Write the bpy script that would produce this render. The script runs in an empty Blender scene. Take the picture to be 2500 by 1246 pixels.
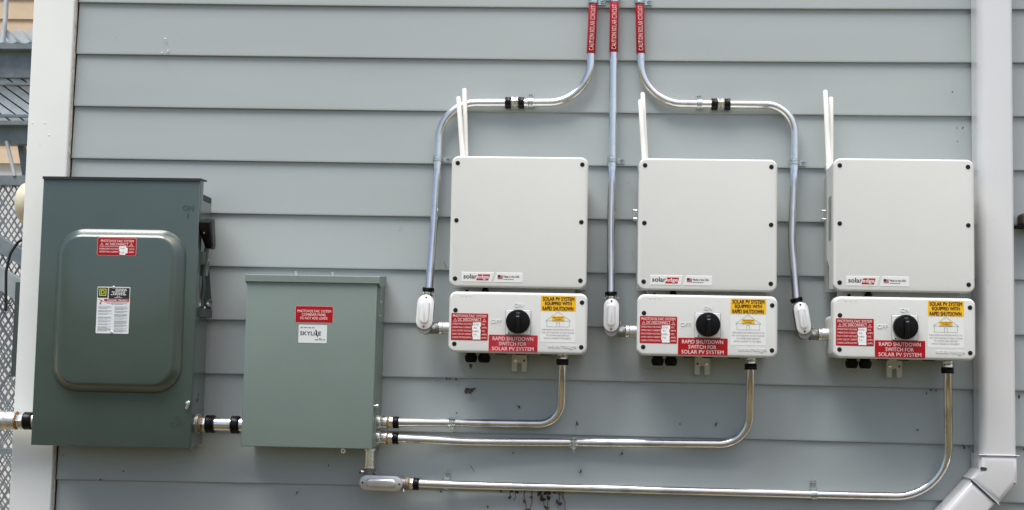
import bpy, bmesh, math, random
from mathutils import Vector, Matrix
R = math.radians
random.seed(7)
scene = bpy.context.scene
col = scene.collection

# ------------------------------------------------------------------ camera
PW_, PH_, F_ = 2500, 1246, 3440.0          # photograph size and focal length in its pixels
PITCH, YAW, ROLL, DIST, CZ = 0.082123, 0.053793, -0.020653, 3.95, 1.55
CAMROT = Matrix.Rotation(YAW, 3, 'Z') @ Matrix.Rotation(PITCH, 3, 'X') @ Matrix.Rotation(ROLL, 3, 'Y')
cam = bpy.data.cameras.new('camera'); camo = bpy.data.objects.new('camera', cam); col.objects.link(camo)
camo.location = (0, -DIST, CZ)
camo.rotation_euler = (CAMROT @ Matrix.Rotation(R(90), 3, 'X')).to_euler()
cam.sensor_width = 36; cam.sensor_fit = 'HORIZONTAL'; cam.lens = 36 * F_ / PW_
cam.clip_start = 0.05; cam.clip_end = 3000
scene.camera = camo

def P(px, py, d=0.0):
    """photograph pixel -> point standing d metres in front of the wall plane"""
    v = CAMROT @ Vector(((px - PW_ / 2) / F_, 1, -(py - PH_ / 2) / F_))
    t = (DIST - d) / v.y
    return Vector((v.x * t, -d, CZ + v.z * t))

# ------------------------------------------------------------------ world and sun
SUN_EL, SUN_AZ = R(66), R(-42)              # high, in front of the wall and to the left
w = bpy.data.worlds.new('World'); scene.world = w; w.use_nodes = True
nt = w.node_tree; nt.nodes.clear()
sky = nt.nodes.new('ShaderNodeTexSky'); sky.sky_type = 'NISHITA'; sky.sun_disc = False
sky.sun_elevation = SUN_EL; sky.sun_rotation = R(180) + SUN_AZ; sky.air_density = 0.9; sky.dust_density = 4.0; sky.ozone_density = 0.6
bg = nt.nodes.new('ShaderNodeBackground'); bg.inputs[1].default_value = 0.10
wo = nt.nodes.new('ShaderNodeOutputWorld')
nt.links.new(sky.outputs[0], bg.inputs[0]); nt.links.new(bg.outputs[0], wo.inputs[0])
sl = bpy.data.lights.new('sun', 'SUN'); sl.energy = 2.6; sl.angle = R(34); sl.color = (1.0, 0.97, 0.92)
so = bpy.data.objects.new('sun', sl); col.objects.link(so)
sd = Vector((math.sin(SUN_AZ) * math.cos(SUN_EL), -math.cos(SUN_AZ) * math.cos(SUN_EL), math.sin(SUN_EL)))
so.rotation_euler = sd.to_track_quat('Z', 'Y').to_euler(); so.location = (-3, -6, 8)
vs = scene.view_settings
vs.view_transform = 'Standard'; vs.look = 'None'; vs.gamma = 1; vs.use_curve_mapping = False
vs.exposure = 0.86
scene.render.engine = 'CYCLES'

# ------------------------------------------------------------------ materials
def lin(c):
    return tuple((x / 255 / 12.92) if x <= 10 else ((x / 255 + .055) / 1.055) ** 2.4 for x in c)
def mat(name, color, rough=.5, metal=0., var=.06, vscale=6., bump=0., bscale=400., stretch=(1, 1, 1),
        rvar=.0, dirt=None, dscale=30., dlo=.62, dhi=.7, spec=.5, coat=0., crough=.1, cior=1.5, bump2=0., b2scale=8.):
    m = bpy.data.materials.new(name); m.use_nodes = True
    n = m.node_tree.nodes; l = m.node_tree.links
    b = n['Principled BSDF']
    b.inputs['Roughness'].default_value = rough; b.inputs['Metallic'].default_value = metal
    b.inputs['Specular IOR Level'].default_value = spec; b.inputs['Coat Weight'].default_value = coat; b.inputs['Coat Roughness'].default_value = crough; b.inputs['Coat IOR'].default_value = cior
    tc = n.new('ShaderNodeTexCoord'); mp = n.new('ShaderNodeMapping'); mp.inputs['Scale'].default_value = stretch
    l.new(tc.outputs['Object'], mp.inputs[0])
    no = n.new('ShaderNodeTexNoise'); no.inputs['Scale'].default_value = vscale; no.inputs['Detail'].default_value = 6
    l.new(mp.outputs[0], no.inputs['Vector'])
    rp = n.new('ShaderNodeValToRGB')
    rp.color_ramp.elements[0].position = .3; rp.color_ramp.elements[1].position = .7
    rp.color_ramp.elements[0].color = (*[c * (1 - var) for c in color], 1)
    rp.color_ramp.elements[1].color = (*[min(1, c * (1 + var)) for c in color], 1)
    l.new(no.outputs[0], rp.inputs[0]); out = rp.outputs[0]
    if dirt:
        d = n.new('ShaderNodeTexNoise'); d.inputs['Scale'].default_value = dscale; d.inputs['Detail'].default_value = 8
        d.inputs['Roughness'].default_value = .6
        l.new(tc.outputs['Object'], d.inputs['Vector'])
        mr = n.new('ShaderNodeMapRange'); mr.inputs[1].default_value = dlo; mr.inputs[2].default_value = dhi
        l.new(d.outputs[0], mr.inputs[0])
        mx = n.new('ShaderNodeMix'); mx.data_type = 'RGBA'
        l.new(mr.outputs[0], mx.inputs[0]); l.new(out, mx.inputs[6]); mx.inputs[7].default_value = (*dirt, 1); out = mx.outputs[2]
    l.new(out, b.inputs['Base Color'])
    if rvar:
        mr2 = n.new('ShaderNodeMapRange'); mr2.inputs[3].default_value = rough - rvar; mr2.inputs[4].default_value = rough + rvar
        mr2.inputs[1].default_value = .3; mr2.inputs[2].default_value = .7
        no2 = n.new('ShaderNodeTexNoise'); no2.inputs['Scale'].default_value = vscale * 4; no2.inputs['Detail'].default_value = 5
        l.new(mp.outputs[0], no2.inputs['Vector']); l.new(no2.outputs[0], mr2.inputs[0]); l.new(mr2.outputs[0], b.inputs['Roughness'])
    nrm = None
    if bump2:
        nb = n.new('ShaderNodeTexNoise'); nb.inputs['Scale'].default_value = b2scale; nb.inputs['Detail'].default_value = 2
        l.new(mp.outputs[0], nb.inputs['Vector'])
        bp = n.new('ShaderNodeBump'); bp.inputs['Strength'].default_value = 1; bp.inputs['Distance'].default_value = bump2
        l.new(nb.outputs[0], bp.inputs['Height']); nrm = bp
    if bump:
        nb = n.new('ShaderNodeTexNoise'); nb.inputs['Scale'].default_value = bscale; nb.inputs['Detail'].default_value = 3
        l.new(mp.outputs[0], nb.inputs['Vector'])
        bp = n.new('ShaderNodeBump'); bp.inputs['Strength'].default_value = 1; bp.inputs['Distance'].default_value = bump
        l.new(nb.outputs[0], bp.inputs['Height'])
        if nrm: l.new(nrm.outputs[0], bp.inputs['Normal'])
        nrm = bp
    if nrm: l.new(nrm.outputs[0], b.inputs['Normal'])
    return m

M = {}
M['siding'] = mat('siding_paint', (.325, .362, .360), .38, spec=.6, coat=.5, cior=1.5, crough=.28, var=.05, vscale=2.5, stretch=(.5, 1, 2), bump=.00012, bscale=900, dirt=(.16, .15, .11), dscale=26, dlo=.70, dhi=.80, bump2=.0006, b2scale=5)
M['trim'] = mat('trim_paint', (.74, .77, .755), .5, var=.03, vscale=4, bump=.0001, bscale=500, dirt=(.45, .43, .36), dscale=18, dlo=.70, dhi=.8)
M['caulk'] = mat('caulk', (.55, .48, .38), .7, var=.25, vscale=60)
M['gap'] = mat('gap_dark', (.03, .025, .02), .9)
M['darkgreen'] = mat('dark_grey_green_enamel', (.043, .066, .057), .35, spec=.4, coat=1.0, cior=1.55, crough=.12, var=.05, vscale=8, bump=.00008, bscale=700, bump2=.0004, b2scale=6)
M['greygreen'] = mat('light_grey_green_enamel', (.168, .216, .196), .36, var=.04, vscale=5, bump=.00008, bscale=700, bump2=.0004, b2scale=5)
M['darkedge'] = mat('dark_rubber_edge', (.012, .016, .016), .5)
M['powder'] = mat('white_powder_coat', (.60, .615, .595), .5, var=.025, vscale=3, bump=.0002, bscale=560)
M['powder2'] = mat('white_cast_paint', (.55, .56, .53), .5, var=.04, vscale=8, bump=.0001, bscale=400)
M['raised'] = mat('lightened_raised_lettering', (.68, .69, .665), .45)  # moulded in the cover colour; brighter tone imitates light on the letters
M['rod'] = mat('white_plastic', (.82, .82, .78), .4, var=.03)
M['heatsink'] = mat('aluminium_heat_sink', (.42, .43, .43), .45, metal=.6, var=.1)
M['emt'] = mat('galvanised_conduit', (.80, .80, .80), .20, metal=1., var=.08, vscale=9, rvar=.04, dirt=(.48, .49, .48), dscale=14, dlo=.55, dhi=.75)
M['zinc'] = mat('zinc_fitting', (.84, .84, .82), .24, metal=1., var=.12, vscale=60, rvar=.1, bump=.00015, bscale=160)
M['zincgreen'] = mat('zinc_strap', (.55, .62, .60), .3, metal=1., var=.2, vscale=80, rvar=.1)
M['cast'] = mat('cast_aluminium', (.62, .62, .61), .42, metal=.9, var=.1, vscale=40, bump=.0003, bscale=300)
M['castlight'] = mat('stamped_aluminium_cover', (.93, .93, .93), .42, metal=.35, var=.02, vscale=30, bump=.0001, bscale=300)
M['castdark'] = mat('grey_cast_body', (.24, .24, .23), .5, metal=.6, var=.15, vscale=30, bump=.0004, bscale=250)
M['black'] = mat('black_plastic', (.004, .004, .0045), .30, spec=.18, var=.2, bump=.0002, bscale=120)
M['blackmatte'] = mat('black_rubber', (.003, .003, .003), .5, spec=.12)
M['brass'] = mat('orange_sealing_ring', (.32, .17, .05), .5, var=.2, vscale=50)
M['screw'] = mat('dark_screw', (.012, .012, .011), .35, spec=.3, var=.3, vscale=200)
M['red'] = mat('red_label', (.34, .002, .006), .4, spec=.3, var=.08, vscale=20)
M['redworn'] = mat('red_label_faded', (.40, .012, .025), .35, var=.35, vscale=16, dirt=(.50, .16, .17), dscale=35, dlo=.55, dhi=.75)
M['redtape'] = mat('red_sleeve', (.33, .002, .008), .28, var=.1, vscale=20, coat=.3)
M['pink'] = mat('red_label_border', (.62, .30, .29), .5)
M['white'] = mat('label_white', (.78, .78, .78), .45)
M['pinkwhite'] = mat('label_print_pinkish_white', (.80, .58, .57), .5)
M['yellow'] = mat('yellow_label', (.78, .45, .010), .45, spec=.3, var=.04)
M['brown'] = mat('dark_red_print', (.035, .006, .004), .5)
M['ink'] = mat('black_ink', (.012, .012, .014), .5)
M['greyink'] = mat('grey_ink', (.20, .21, .22), .6)
M['blueink'] = mat('pale_blue_ink', (.34, .42, .50), .6)
M['logored'] = mat('logo_red', (.42, .006, .010), .4)
M['flagblue'] = mat('flag_blue', (.012, .015, .05), .5)
M['flagred'] = mat('flag_red', (.45, .04, .05), .5)
M['badge'] = mat('badge_plastic', (.70, .72, .70), .35, var=.01)
M['labelgrey'] = mat('label_pale_grey', (.62, .66, .66), .45, var=.03)
M['logoyellow'] = mat('logo_yellow', (.55, .60, .02), .5)
M['spout'] = mat('downspout_enamel', (.61, .62, .63), .2, coat=1.0, cior=1.7, crough=.10, var=.02, vscale=6, bump2=.0006, b2scale=7, dirt=(.5, .49, .45), dscale=22, dlo=.68, dhi=.8)
M['stair'] = mat('galvanised_stair_steel', (.20, .24, .26), .5, metal=.3, var=.2, vscale=20)
M['stairlight'] = mat('bright_galvanised_steel', (.62, .66, .68), .4, metal=.3, var=.15, vscale=30)
M['mesh'] = mat('mesh_steel', (.22, .25, .27), .5, metal=.3, var=.2, vscale=30)
M['tan'] = mat('tan_siding', (.56, .44, .31), .7, var=.06, vscale=8, bump=.001, bscale=60)
M['paleside'] = mat('pale_wall', (.62, .63, .63), .7, var=.08, vscale=2)
M['cream'] = mat('cream_plastic', (.62, .58, .44), .4, var=.06, vscale=20)
M['post'] = mat('dark_green_post', (.045, .065, .06), .5)
M['fixture'] = mat('dark_brown_plastic', (.045, .040, .036), .6, var=.2, vscale=40)
M['vine'] = mat('dried_vine', (.050, .034, .020), .9, var=.5, vscale=90)
M['leaf'] = mat('dead_leaf', (.07, .055, .035), .9, var=.5, vscale=60)
M['cable'] = mat('black_cable', (.012, .012, .012), .4)
M['ground'] = mat('bare_ground_and_mulch', (.27, .215, .135), .95, var=.35, vscale=3, bump=.02, bscale=20, dirt=(.15, .15, .07), dscale=1.2, dlo=.5, dhi=.65)
M['roof'] = mat('asphalt_shingle', (.07, .07, .07), .9, var=.2, vscale=20)

# ------------------------------------------------------------------ mesh helpers
class MB:
    def __init__(s): s.v = []; s.f = []
    def add(s, vs, fs):
        o = len(s.v); s.v += [tuple(v) for v in vs]; s.f += [tuple(i + o for i in f) for f in fs]; return s
def offset_poly(p, d):
    n = len(p); out = []
    for i in range(n):
        a, b, c = Vector(p[i - 1]), Vector(p[i]), Vector(p[(i + 1) % n])
        e1 = (b - a).normalized(); e2 = (c - b).normalized()
        n1 = Vector((-e1.y, e1.x)); n2 = Vector((-e2.y, e2.x))
        m = n1 + n2; k = m.dot(m)
        out.append(tuple(b + m * (2 * d / k)) if k > 1e-6 else tuple(b + n1 * d))
    return out
def prism(mb, poly, yb, yf, bev=0., seg=3, back=True, slope=None):
    """poly: CCW (x,z) as the camera sees it, from y=yb out to y=yf (towards the camera)"""
    rings = [(0, yb)]
    if slope: rings += slope
    elif bev:
        for k in range(seg + 1):
            a = math.pi / 2 * k / seg
            rings.append((bev * (1 - math.cos(a)), yf + bev * (1 - math.sin(a))))
    else: rings.append((0, yf))
    vs = []; n = len(poly)
    for ins, y in rings:
        q = offset_poly(poly, ins) if ins else poly
        vs += [(x, y, z) for x, z in q]
    fs = []
    for k in range(len(rings) - 1):
        for j in range(n):
            j2 = (j + 1) % n
            fs.append((k * n + j, k * n + j2, (k + 1) * n + j2, (k + 1) * n + j))
    fs.append(tuple((len(rings) - 1) * n + j for j in range(n)))
    if back: fs.append(tuple(reversed(range(n))))
    return mb.add(vs, fs)
def rrect(cx, cz, w, h, r, n=6):
    r = min(r, w / 2 - 1e-5, h / 2 - 1e-5); out = []
    for qx, qz, a0 in ((1, -1, -90), (1, 1, 0), (-1, 1, 90), (-1, -1, 180)):
        x = cx + qx * (w / 2 - r); z = cz + qz * (h / 2 - r)
        if r < 1e-4: out.append((x, z)); continue
        for k in range(n + 1):
            a = R(a0 + 90 * k / n); out.append((x + r * math.cos(a), z + r * math.sin(a)))
    return out
def rot2(poly, c, ang):
    ca, sa = math.cos(ang), math.sin(ang)
    return [(c[0] + (x - c[0]) * ca - (z - c[1]) * sa, c[1] + (x - c[0]) * sa + (z - c[1]) * ca) for x, z in poly]
def circ(cx, cz, r, n=20): return [(cx + r * math.cos(2 * math.pi * k / n), cz + r * math.sin(2 * math.pi * k / n)) for k in range(n)]
def extrude(mb, pts, vec):
    n = len(pts); vec = Vector(vec); a = [Vector(p) for p in pts]
    return mb.add([*a, *[p + vec for p in a]], [tuple(range(n)), tuple(reversed(range(n, 2 * n)))] + [(j, n + j, n + (j + 1) % n, (j + 1) % n) for j in range(n)])
def box(mb, x0, x1, y0, y1, z0, z1):
    return extrude(mb, [(x0, y0, z0), (x1, y0, z0), (x1, y1, z0), (x0, y1, z0)], (0, 0, z1 - z0))
def tube(mb, pts, r, seg=20, caps=True, flats=None):
    pts = [Vector(p) for p in pts]; n = len(pts)
    rs = r if isinstance(r, (list, tuple)) else [r] * n
    t0 = (pts[1] - pts[0]).normalized()
    u = t0.orthogonal().normalized(); vs = []
    for i in range(n):
        if i == 0: t = t0
        elif i == n - 1: t = (pts[i] - pts[i - 1])
        else: t = (pts[i + 1] - pts[i - 1])
        if t.length < 1e-9: t = t0
        t = t.normalized()
        u = (u - t * u.dot(t)).normalized(); w_ = t.cross(u)
        for k in range(seg):
            a = 2 * math.pi * k / seg
            vs.append(pts[i] + (u * math.cos(a) + w_ * math.sin(a)) * rs[i])
    fs = [(i * seg + k, i * seg + (k + 1) % seg, (i + 1) * seg + (k + 1) % seg, (i + 1) * seg + k) for i in range(n - 1) for k in range(seg)]
    if caps: fs += [tuple(reversed(range(seg))), tuple((n - 1) * seg + k for k in range(seg))]
    return mb.add(vs, fs)
def lathe(mb, a, b, prof, seg=24):
    """prof: list of (t, radius), t in metres from a towards b"""
    a = Vector(a); d = (Vector(b) - a).normalized()
    t = d; u = t.orthogonal().normalized(); w_ = t.cross(u); vs = []
    for s, r in prof:
        for k in range(seg):
            an = 2 * math.pi * k / seg
            vs.append(a + d * s + (u * math.cos(an) + w_ * math.sin(an)) * r)
    n = len(prof)
    fs = [(i * seg + k, i * seg + (k + 1) % seg, (i + 1) * seg + (k + 1) % seg, (i + 1) * seg + k) for i in range(n - 1) for k in range(seg)]
    fs += [tuple(reversed(range(seg))), tuple((n - 1) * seg + k for k in range(seg))]
    return mb.add(vs, fs)
def fillet(pts, rads, n=14):
    pts = [Vector(p) for p in pts]; out = [pts[0]]
    for i in range(1, len(pts) - 1):
        a, b, c = pts[i - 1], pts[i], pts[i + 1]; r = rads[i - 1]
        d1 = (a - b).normalized(); d2 = (c - b).normalized()
        ang = d1.angle(d2); ph = math.pi - ang
        if ph < .002: out.append(b); continue
        tl = min(r * math.tan(ph / 2), (a - b).length * .49 if i > 1 else (a - b).length * .98, (c - b).length * (.49 if i < len(pts) - 2 else .98))
        r = tl / math.tan(ph / 2)
        cen = b + (d1 + d2).normalized() * (r / math.cos(ph / 2))
        s = b + d1 * tl; v0 = s - cen; ax = v0.cross(b + d2 * tl - cen).normalized()
        m = max(3, int(n * ph / 1.57) + 2)
        for k in range(m + 1):
            out.append(cen + Matrix.Rotation(ph * k / m, 3, ax) @ v0)
    out.append(pts[-1]); return out

_tc = {}
def text_mesh(s, bold=0.):
    key = (s, bold)
    if key in _tc: return _tc[key]
    cu = bpy.data.curves.new('t', 'FONT'); cu.body = s; cu.size = 1; cu.resolution_u = 3; cu.offset = bold
    o = bpy.data.objects.new('t', cu); col.objects.link(o)
    bpy.context.view_layer.update()
    me = bpy.data.meshes.new_from_object(o.evaluated_get(bpy.context.evaluated_depsgraph_get()))
    vs = [tuple(v.co) for v in me.vertices]; fs = [tuple(p.vertices) for p in me.polygons]
    bpy.data.objects.remove(o); bpy.data.curves.remove(cu); bpy.data.meshes.remove(me)
    _tc[key] = (vs, fs); return vs, fs
def text(mb, s, x0, x1, z0, z1, y, bold=.01, fn=None, shear=0.):
    """fit a line of lettering in the box x0..x1, z0..z1 on the plane y"""
    vs, fs = text_mesh(s, 0.)
    if bold > 0 and fn is None:
        e = bold * .8 * (z1 - z0)
        for k, (ex, ez) in enumerate(((e, 0), (-e, 0), (0, e * .6), (0, -e * .6))):
            text(mb, s, x0 + ex, x1 + ex, z0 + ez, z1 + ez, y - 4e-5 * (k + 1), 0., None, shear)
    ax = [v[0] for v in vs]; az = [v[1] for v in vs]
    lx, hx, lz, hz = min(ax), max(ax), min(az), max(az)
    q = []
    for v in vs:
        a = (v[0] - lx) / (hx - lx); b = (v[1] - lz) / (hz - lz)
        X = x0 + a * (x1 - x0) + shear * b * (z1 - z0); Z = z0 + b * (z1 - z0)
        q.append(fn(X, Z) if fn else (X, y, Z))
    return mb.add(q, fs)
def dashes(mb, x0, x1, z, h, y, seed=0):
    """one line of print too small to read"""
    rnd = random.Random(seed); x = x0
    while x < x1:
        w_ = rnd.uniform(1.5, 5) * h; e = min(x + w_, x1)
        mb.add([(x, y, z), (e, y, z), (e, y, z + h), (x, y, z + h)], [(0, 1, 2, 3)]); x = e + h * .8

ORI = {}
def tag(o, label, cat, group=None, kind=None):
    if label: o['label'] = label
    if cat: o['category'] = cat
    if group: o['group'] = group
    if kind: o['kind'] = kind
    return o
def thing(name, label, cat, loc, group=None):
    o = bpy.data.objects.new(name, None); col.objects.link(o); o.location = loc; o.empty_display_size = .05
    ORI[o] = Vector(loc); return tag(o, label, cat, group)
def build(name, mb, m, parent=None, smooth=40, label=None, flat=False):
    org = ORI[parent] if parent is not None else Vector((0, 0, 0))
    me = bpy.data.meshes.new(name)
    me.from_pydata([tuple(Vector(v) - org) for v in mb.v], [], mb.f)
    if not flat:
        b = bmesh.new(); b.from_mesh(me); bmesh.ops.recalc_face_normals(b, faces=b.faces); b.to_mesh(me); b.free()
    if smooth:
        me.polygons.foreach_set('use_smooth', [True] * len(me.polygons)); me.set_sharp_from_angle(angle=R(smooth))
    me.materials.append(M[m] if isinstance(m, str) else m); me.update()
    o = bpy.data.objects.new(name, me); col.objects.link(o)
    if parent is not None: o.parent = parent; ORI[o] = org
    if label: o['label'] = label
    return o
def pieces(name, mb, m, parent, smooth=40, label=None):
    par = list(range(len(mb.v)))
    def fd(i):
        while par[i] != i: par[i] = par[par[i]]; i = par[i]
        return i
    for f in mb.f:
        for k in f[1:]: par[fd(k)] = fd(f[0])
    gr_ = {}
    for f in mb.f: gr_.setdefault(fd(f[0]), []).append(f)
    for fs in gr_.values():
        ids = sorted({k for f in fs for k in f}); mp_ = {k: i for i, k in enumerate(ids)}; q = MB()
        q.v = [mb.v[k] for k in ids]; q.f = [tuple(mp_[k] for k in f) for f in fs]
        build(name, q, m, parent, smooth, label)
def single(name, mb, m, label, cat, loc, group=None, kind=None, smooth=40):
    mb.v = [tuple(Vector(v) - Vector(loc)) for v in mb.v]
    o = build(name, mb, m, None, smooth); o.location = loc; return tag(o, label, cat, group, kind)
def copy_tree(o, parent=None):
    c = o.copy(); col.objects.link(c)
    if parent is not None: c.parent = parent
    for ch in o.children: copy_tree(ch, c)
    return c

# ------------------------------------------------------------------ ground
g = MB(); N = 24
gx = [-400, -120, -40, -15] + [-8 + i for i in range(17)] + [15, 40, 120, 400]
gv = [(x, y, -.02 + .02 * math.sin(x * 1.7 + y) * math.cos(y * 1.3)) for y in gx for x in gx]; n_ = len(gx)
g.add(gv, [(j * n_ + i, j * n_ + i + 1, (j + 1) * n_ + i + 1, (j + 1) * n_ + i) for j in range(n_ - 1) for i in range(n_ - 1)])
go = build('ground', g, 'ground', None); go['kind'] = 'structure'

M['unseen_lawn'] = mat('unseen_dark_lawn', (.045, .060, .022), .95, var=.4, vscale=2, bump=.03, bscale=30)  # sheet added behind the camera to give the siding a dark reflection
b = MB(); b.add([(-60, -80, .05), (60, -80, .05), (60, -5.2, .05), (-60, -5.2, .05)], [(0, 1, 2, 3)]); lo = build('unseen_lawn', b, 'unseen_lawn', None); lo['kind'] = 'structure'
hg = thing('shade_hedge', 'low unseen hedge along the foot of the house wall', 'shade_hedge', (0, -1.1, 0))  # added out of view so the lower siding turns darker and warmer
b = MB(); rnd = random.Random(31)
for k in range(26000):
    x = rnd.uniform(-3.2, 3.4); y = -1.15 + rnd.uniform(-.55, .55); z = 1.02 + .03 * math.sin(x * 3) - rnd.random() ** 2 * .7
    u = Vector((rnd.gauss(0, 1), rnd.gauss(0, 1), rnd.gauss(0, .6))).normalized(); v_ = u.orthogonal().normalized(); r = rnd.uniform(.018, .035); c = Vector((x, y, z))
    b.add([c - u * r, c + v_ * r * .5, c + u * r, c - v_ * r * .5], [(0, 1, 2, 3)])
M['shade_foliage'] = mat('shade_hedge_leaves', (.19, .145, .045), .6, var=.2, vscale=3); build('shade_foliage', b, 'shade_foliage', hg, 0, flat=True)
b = MB()
for k in range(60):
    x = -3.1 + k * .108; tube(b, [(x, -1.1 + rnd.uniform(-.2, .2), 0), (x + rnd.uniform(-.1, .1), -1.1 + rnd.uniform(-.4, .4), .92)], [.014, .004], 6)
build('shade_branches', b, 'vine', hg, 0)

# ------------------------------------------------------------------ the house wall
Z0, EXPO = 2.5914, .1524
BX0, BX1 = -1.489, 3.2
wall = thing('house_wall', 'blue grey clapboard house wall with a white corner board at its left end', 'wall', (0.8, 0, 0))
sd_ = MB()
NX = 36
for i in range(-18, 18):
    zb = Z0 - i * EXPO
    if zb < -.02: break
    rnd = random.Random(100 + i); ph = rnd.uniform(0, 6); amp = .0005
    s_ = max(-4.5, min(3.2, -4.6 + .95 * i)) if 0 <= i <= 10 else (-4.5 if i < 0 else 3)
    prof = [(.0125, 0), (.0012, 0), (0.0002, .0006), (0, .0018), (.0003, .0065), (.0084, EXPO + .002), (.0090, EXPO + .012)]
    vs = []
    for k in range(NX + 1):
        x = BX0 + (BX1 - BX0) * k / NX
        dz = s_ * max(-.3, 1 - (x / 1.3) ** 2) / 870 + amp * math.sin(x * 2.3 + ph)
        dy = .0006 * math.sin(x * 3.1 + ph * 2)
        for y, z in prof: vs.append((x, y + (dy if y < .005 else 0), zb + z + dz))
    m_ = len(prof)
    fs = [(k * m_ + j, (k + 1) * m_ + j, (k + 1) * m_ + j + 1, k * m_ + j + 1) for k in range(NX) for j in range(m_ - 1)]
    sd_.add(vs, fs)
build('clapboard_siding', sd_, 'siding', wall, 30)
b = MB(); box(b, -1.60, BX1, .0127, .05, 0, 5.5); build('sheathing', b, 'gap', wall)
hb_ = MB()
for (x0, y0, x1, y1) in ((1260, 988, 1271, 998), (1408, 1028, 1411, 1040), (1519, 1100, 1513, 1113), (1076, 1194, 1078, 1204), (2335, 310, 2337, 316), (1148, 1137, 1158, 1152), (1083, 640, 1090, 655), (1750, 1030, 1747, 1042), (1410, 1150, 1417, 1158), (722, 1208, 729, 1198)):
    tube(hb_, [P(x0, y0, .003), P((x0 + x1) / 2 + 1, (y0 + y1) / 2, .006), P(x1, y1, .003)], .0007, 5)
pieces('stuck_twig', hb_, 'leaf', wall)
b = MB(); prism(b, [(-1.6142, 0), (-1.4948, 0), (-1.4948, 5.5), (-1.6142, 5.5)], .011, -.020, .003)
build('corner_board', b, 'trim', wall)
b = MB(); box(b, -1.6142, -1.595, .0115, 6.0, 0, 5.5)
for i in range(0, 36): 
    z = .03 + i * EXPO
    extrude(b, [(-1.6142, .10, z), (-1.6142, .10, z + .15), (-1.624, .10, z)], (0, 5.9, 0))
build('side_siding', b, 'siding', wall, 0)
b = MB(); rnd = random.Random(4); pts = []; rr = []
for k in range(260):
    z = .6 + k * .012
    pts.append((-1.4932 + rnd.uniform(-.0012, .0012), -.006 + rnd.uniform(-.002, .002), z)); rr.append(max(.0004, .0022 + rnd.uniform(-.0018, .0012)))
tube(b, pts, rr, 6); build('caulk_bead', b, 'caulk', wall)
# paint drips, nail heads and stains on the siding
b = MB()
for x, y in ((403, 95), (410, 124), (395, 129), (109, 300 / 1), (120, 330), (79, 300)):
    c = P(x, y, .0055 if x > 200 else .0201)
    lathe(b, c + Vector((0, .003, 0)), c - Vector((0, 1, 0)), [(0, .0026), (.0035, .0022), (.0042, .001)], 10)
pieces('nail_head', b, 'trim', wall)

# ------------------------------------------------------------------ shared small pieces
def hexscrew(mb, c, r, h=.003, n=6, ang=.3):
    """round washer + hex head facing the camera"""
    prism(mb, circ(c[0], c[2], r, 18), c[1] + .001, c[1] - h * .5, r * .15, 2)
    q = [(c[0] + r * .62 * math.cos(ang + 2 * math.pi * k / n), c[2] + r * .62 * math.sin(ang + 2 * math.pi * k / n)) for k in range(n)]
    prism(mb, q, c[1] - h * .5, c[1] - h, r * .1, 1)
def cover_screw(mb, x, y, z, r=.0062):
    # recessed black socket with a ring
    prism(mb, circ(x, z, r, 20), y + .0005, y - .0007, .0004, 1)
    lathe(mb, (x, y - .0006, z), (x, y - 1, z), [(0, r * .72), (.001, r * .62), (.001, r * .34), (-.002, r * .3)], 6)
def label_plate(name, parent, cx, cz, w_, h_, y, m, r=.003, border=None, border_w=.0012, ang=0, t=.0005):
    if border:
        b = MB(); prism(b, rot2(rrect(cx, cz, w_ + 2 * border_w, h_ + 2 * border_w, r + border_w), (cx, cz), ang), y + .0008, y - t * .4)
    lb = MB(); prism(lb, rot2(rrect(cx, cz, w_, h_, r), (cx, cz), ang), y + .0008, y - t)
    o = build(name, lb, m, parent)
    if border: build('border', b, border, o)
    return o
def triangle(mb, cx, cz, w_, h_, y, t):
    o = [(cx - w_ / 2, cz - h_ / 2), (cx + w_ / 2, cz - h_ / 2), (cx, cz + h_ / 2)]
    i = offset_poly(o, t)
    mb.add([(x, y, z) for x, z in o + i], [(0, 1, 4, 3), (1, 2, 5, 4), (2, 0, 3, 5)])
    mb.add([(cx - t * .4, y, cz - h_ * .2), (cx + t * .4, y, cz - h_ * .2), (cx + t * .4, y, cz + h_ * .18), (cx - t * .4, y, cz + h_ * .18)], [(0, 1, 2, 3)])

# ------------------------------------------------------------------ AC safety switch (dark box)
sw = thing('safety_switch', 'large dark grey green metal disconnect box with a raised rounded door panel', 'switch box', (-1.284, -.02, 1.325))
X0, X1, ZB, ZT = -1.5040, -1.0640, 1.3225, 2.0590
FY = -.162
b = MB(); prism(b, [(X0 + .006, ZB + .006), (X1 - .006, ZB + .006), (X1 - .006, 2.022), (X0 + .006, 2.022)], -.0205, -.138, .0015, 1)
body = build('body', b, 'darkgreen', sw)
b = MB(); box(b, X1 - .0065, X1 - .0035, -.030, -.130, 2.006, 2.020); build('side_seam', b, 'darkedge', body)
b = MB(); prism(b, [(X0, ZB), (X1, ZB), (X1, ZT - .006), (X0, ZT - .006)], -.130, FY, .003, 3)
cov = build('cover', b, 'darkgreen', sw)
b = MB(); extrude(b, [(X0 - .001, FY - .004, ZT - .008), (X0 - .001, FY - .004, ZT), (X0 - .001, -.10, ZT + .003), (X0 - .001, -.10, ZT - .001), (X0 - .001, FY + .004, ZT - .0055)], (X1 - X0 + .002, 0, 0))
build('drip_lip', b, 'darkedge', cov)
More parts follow.
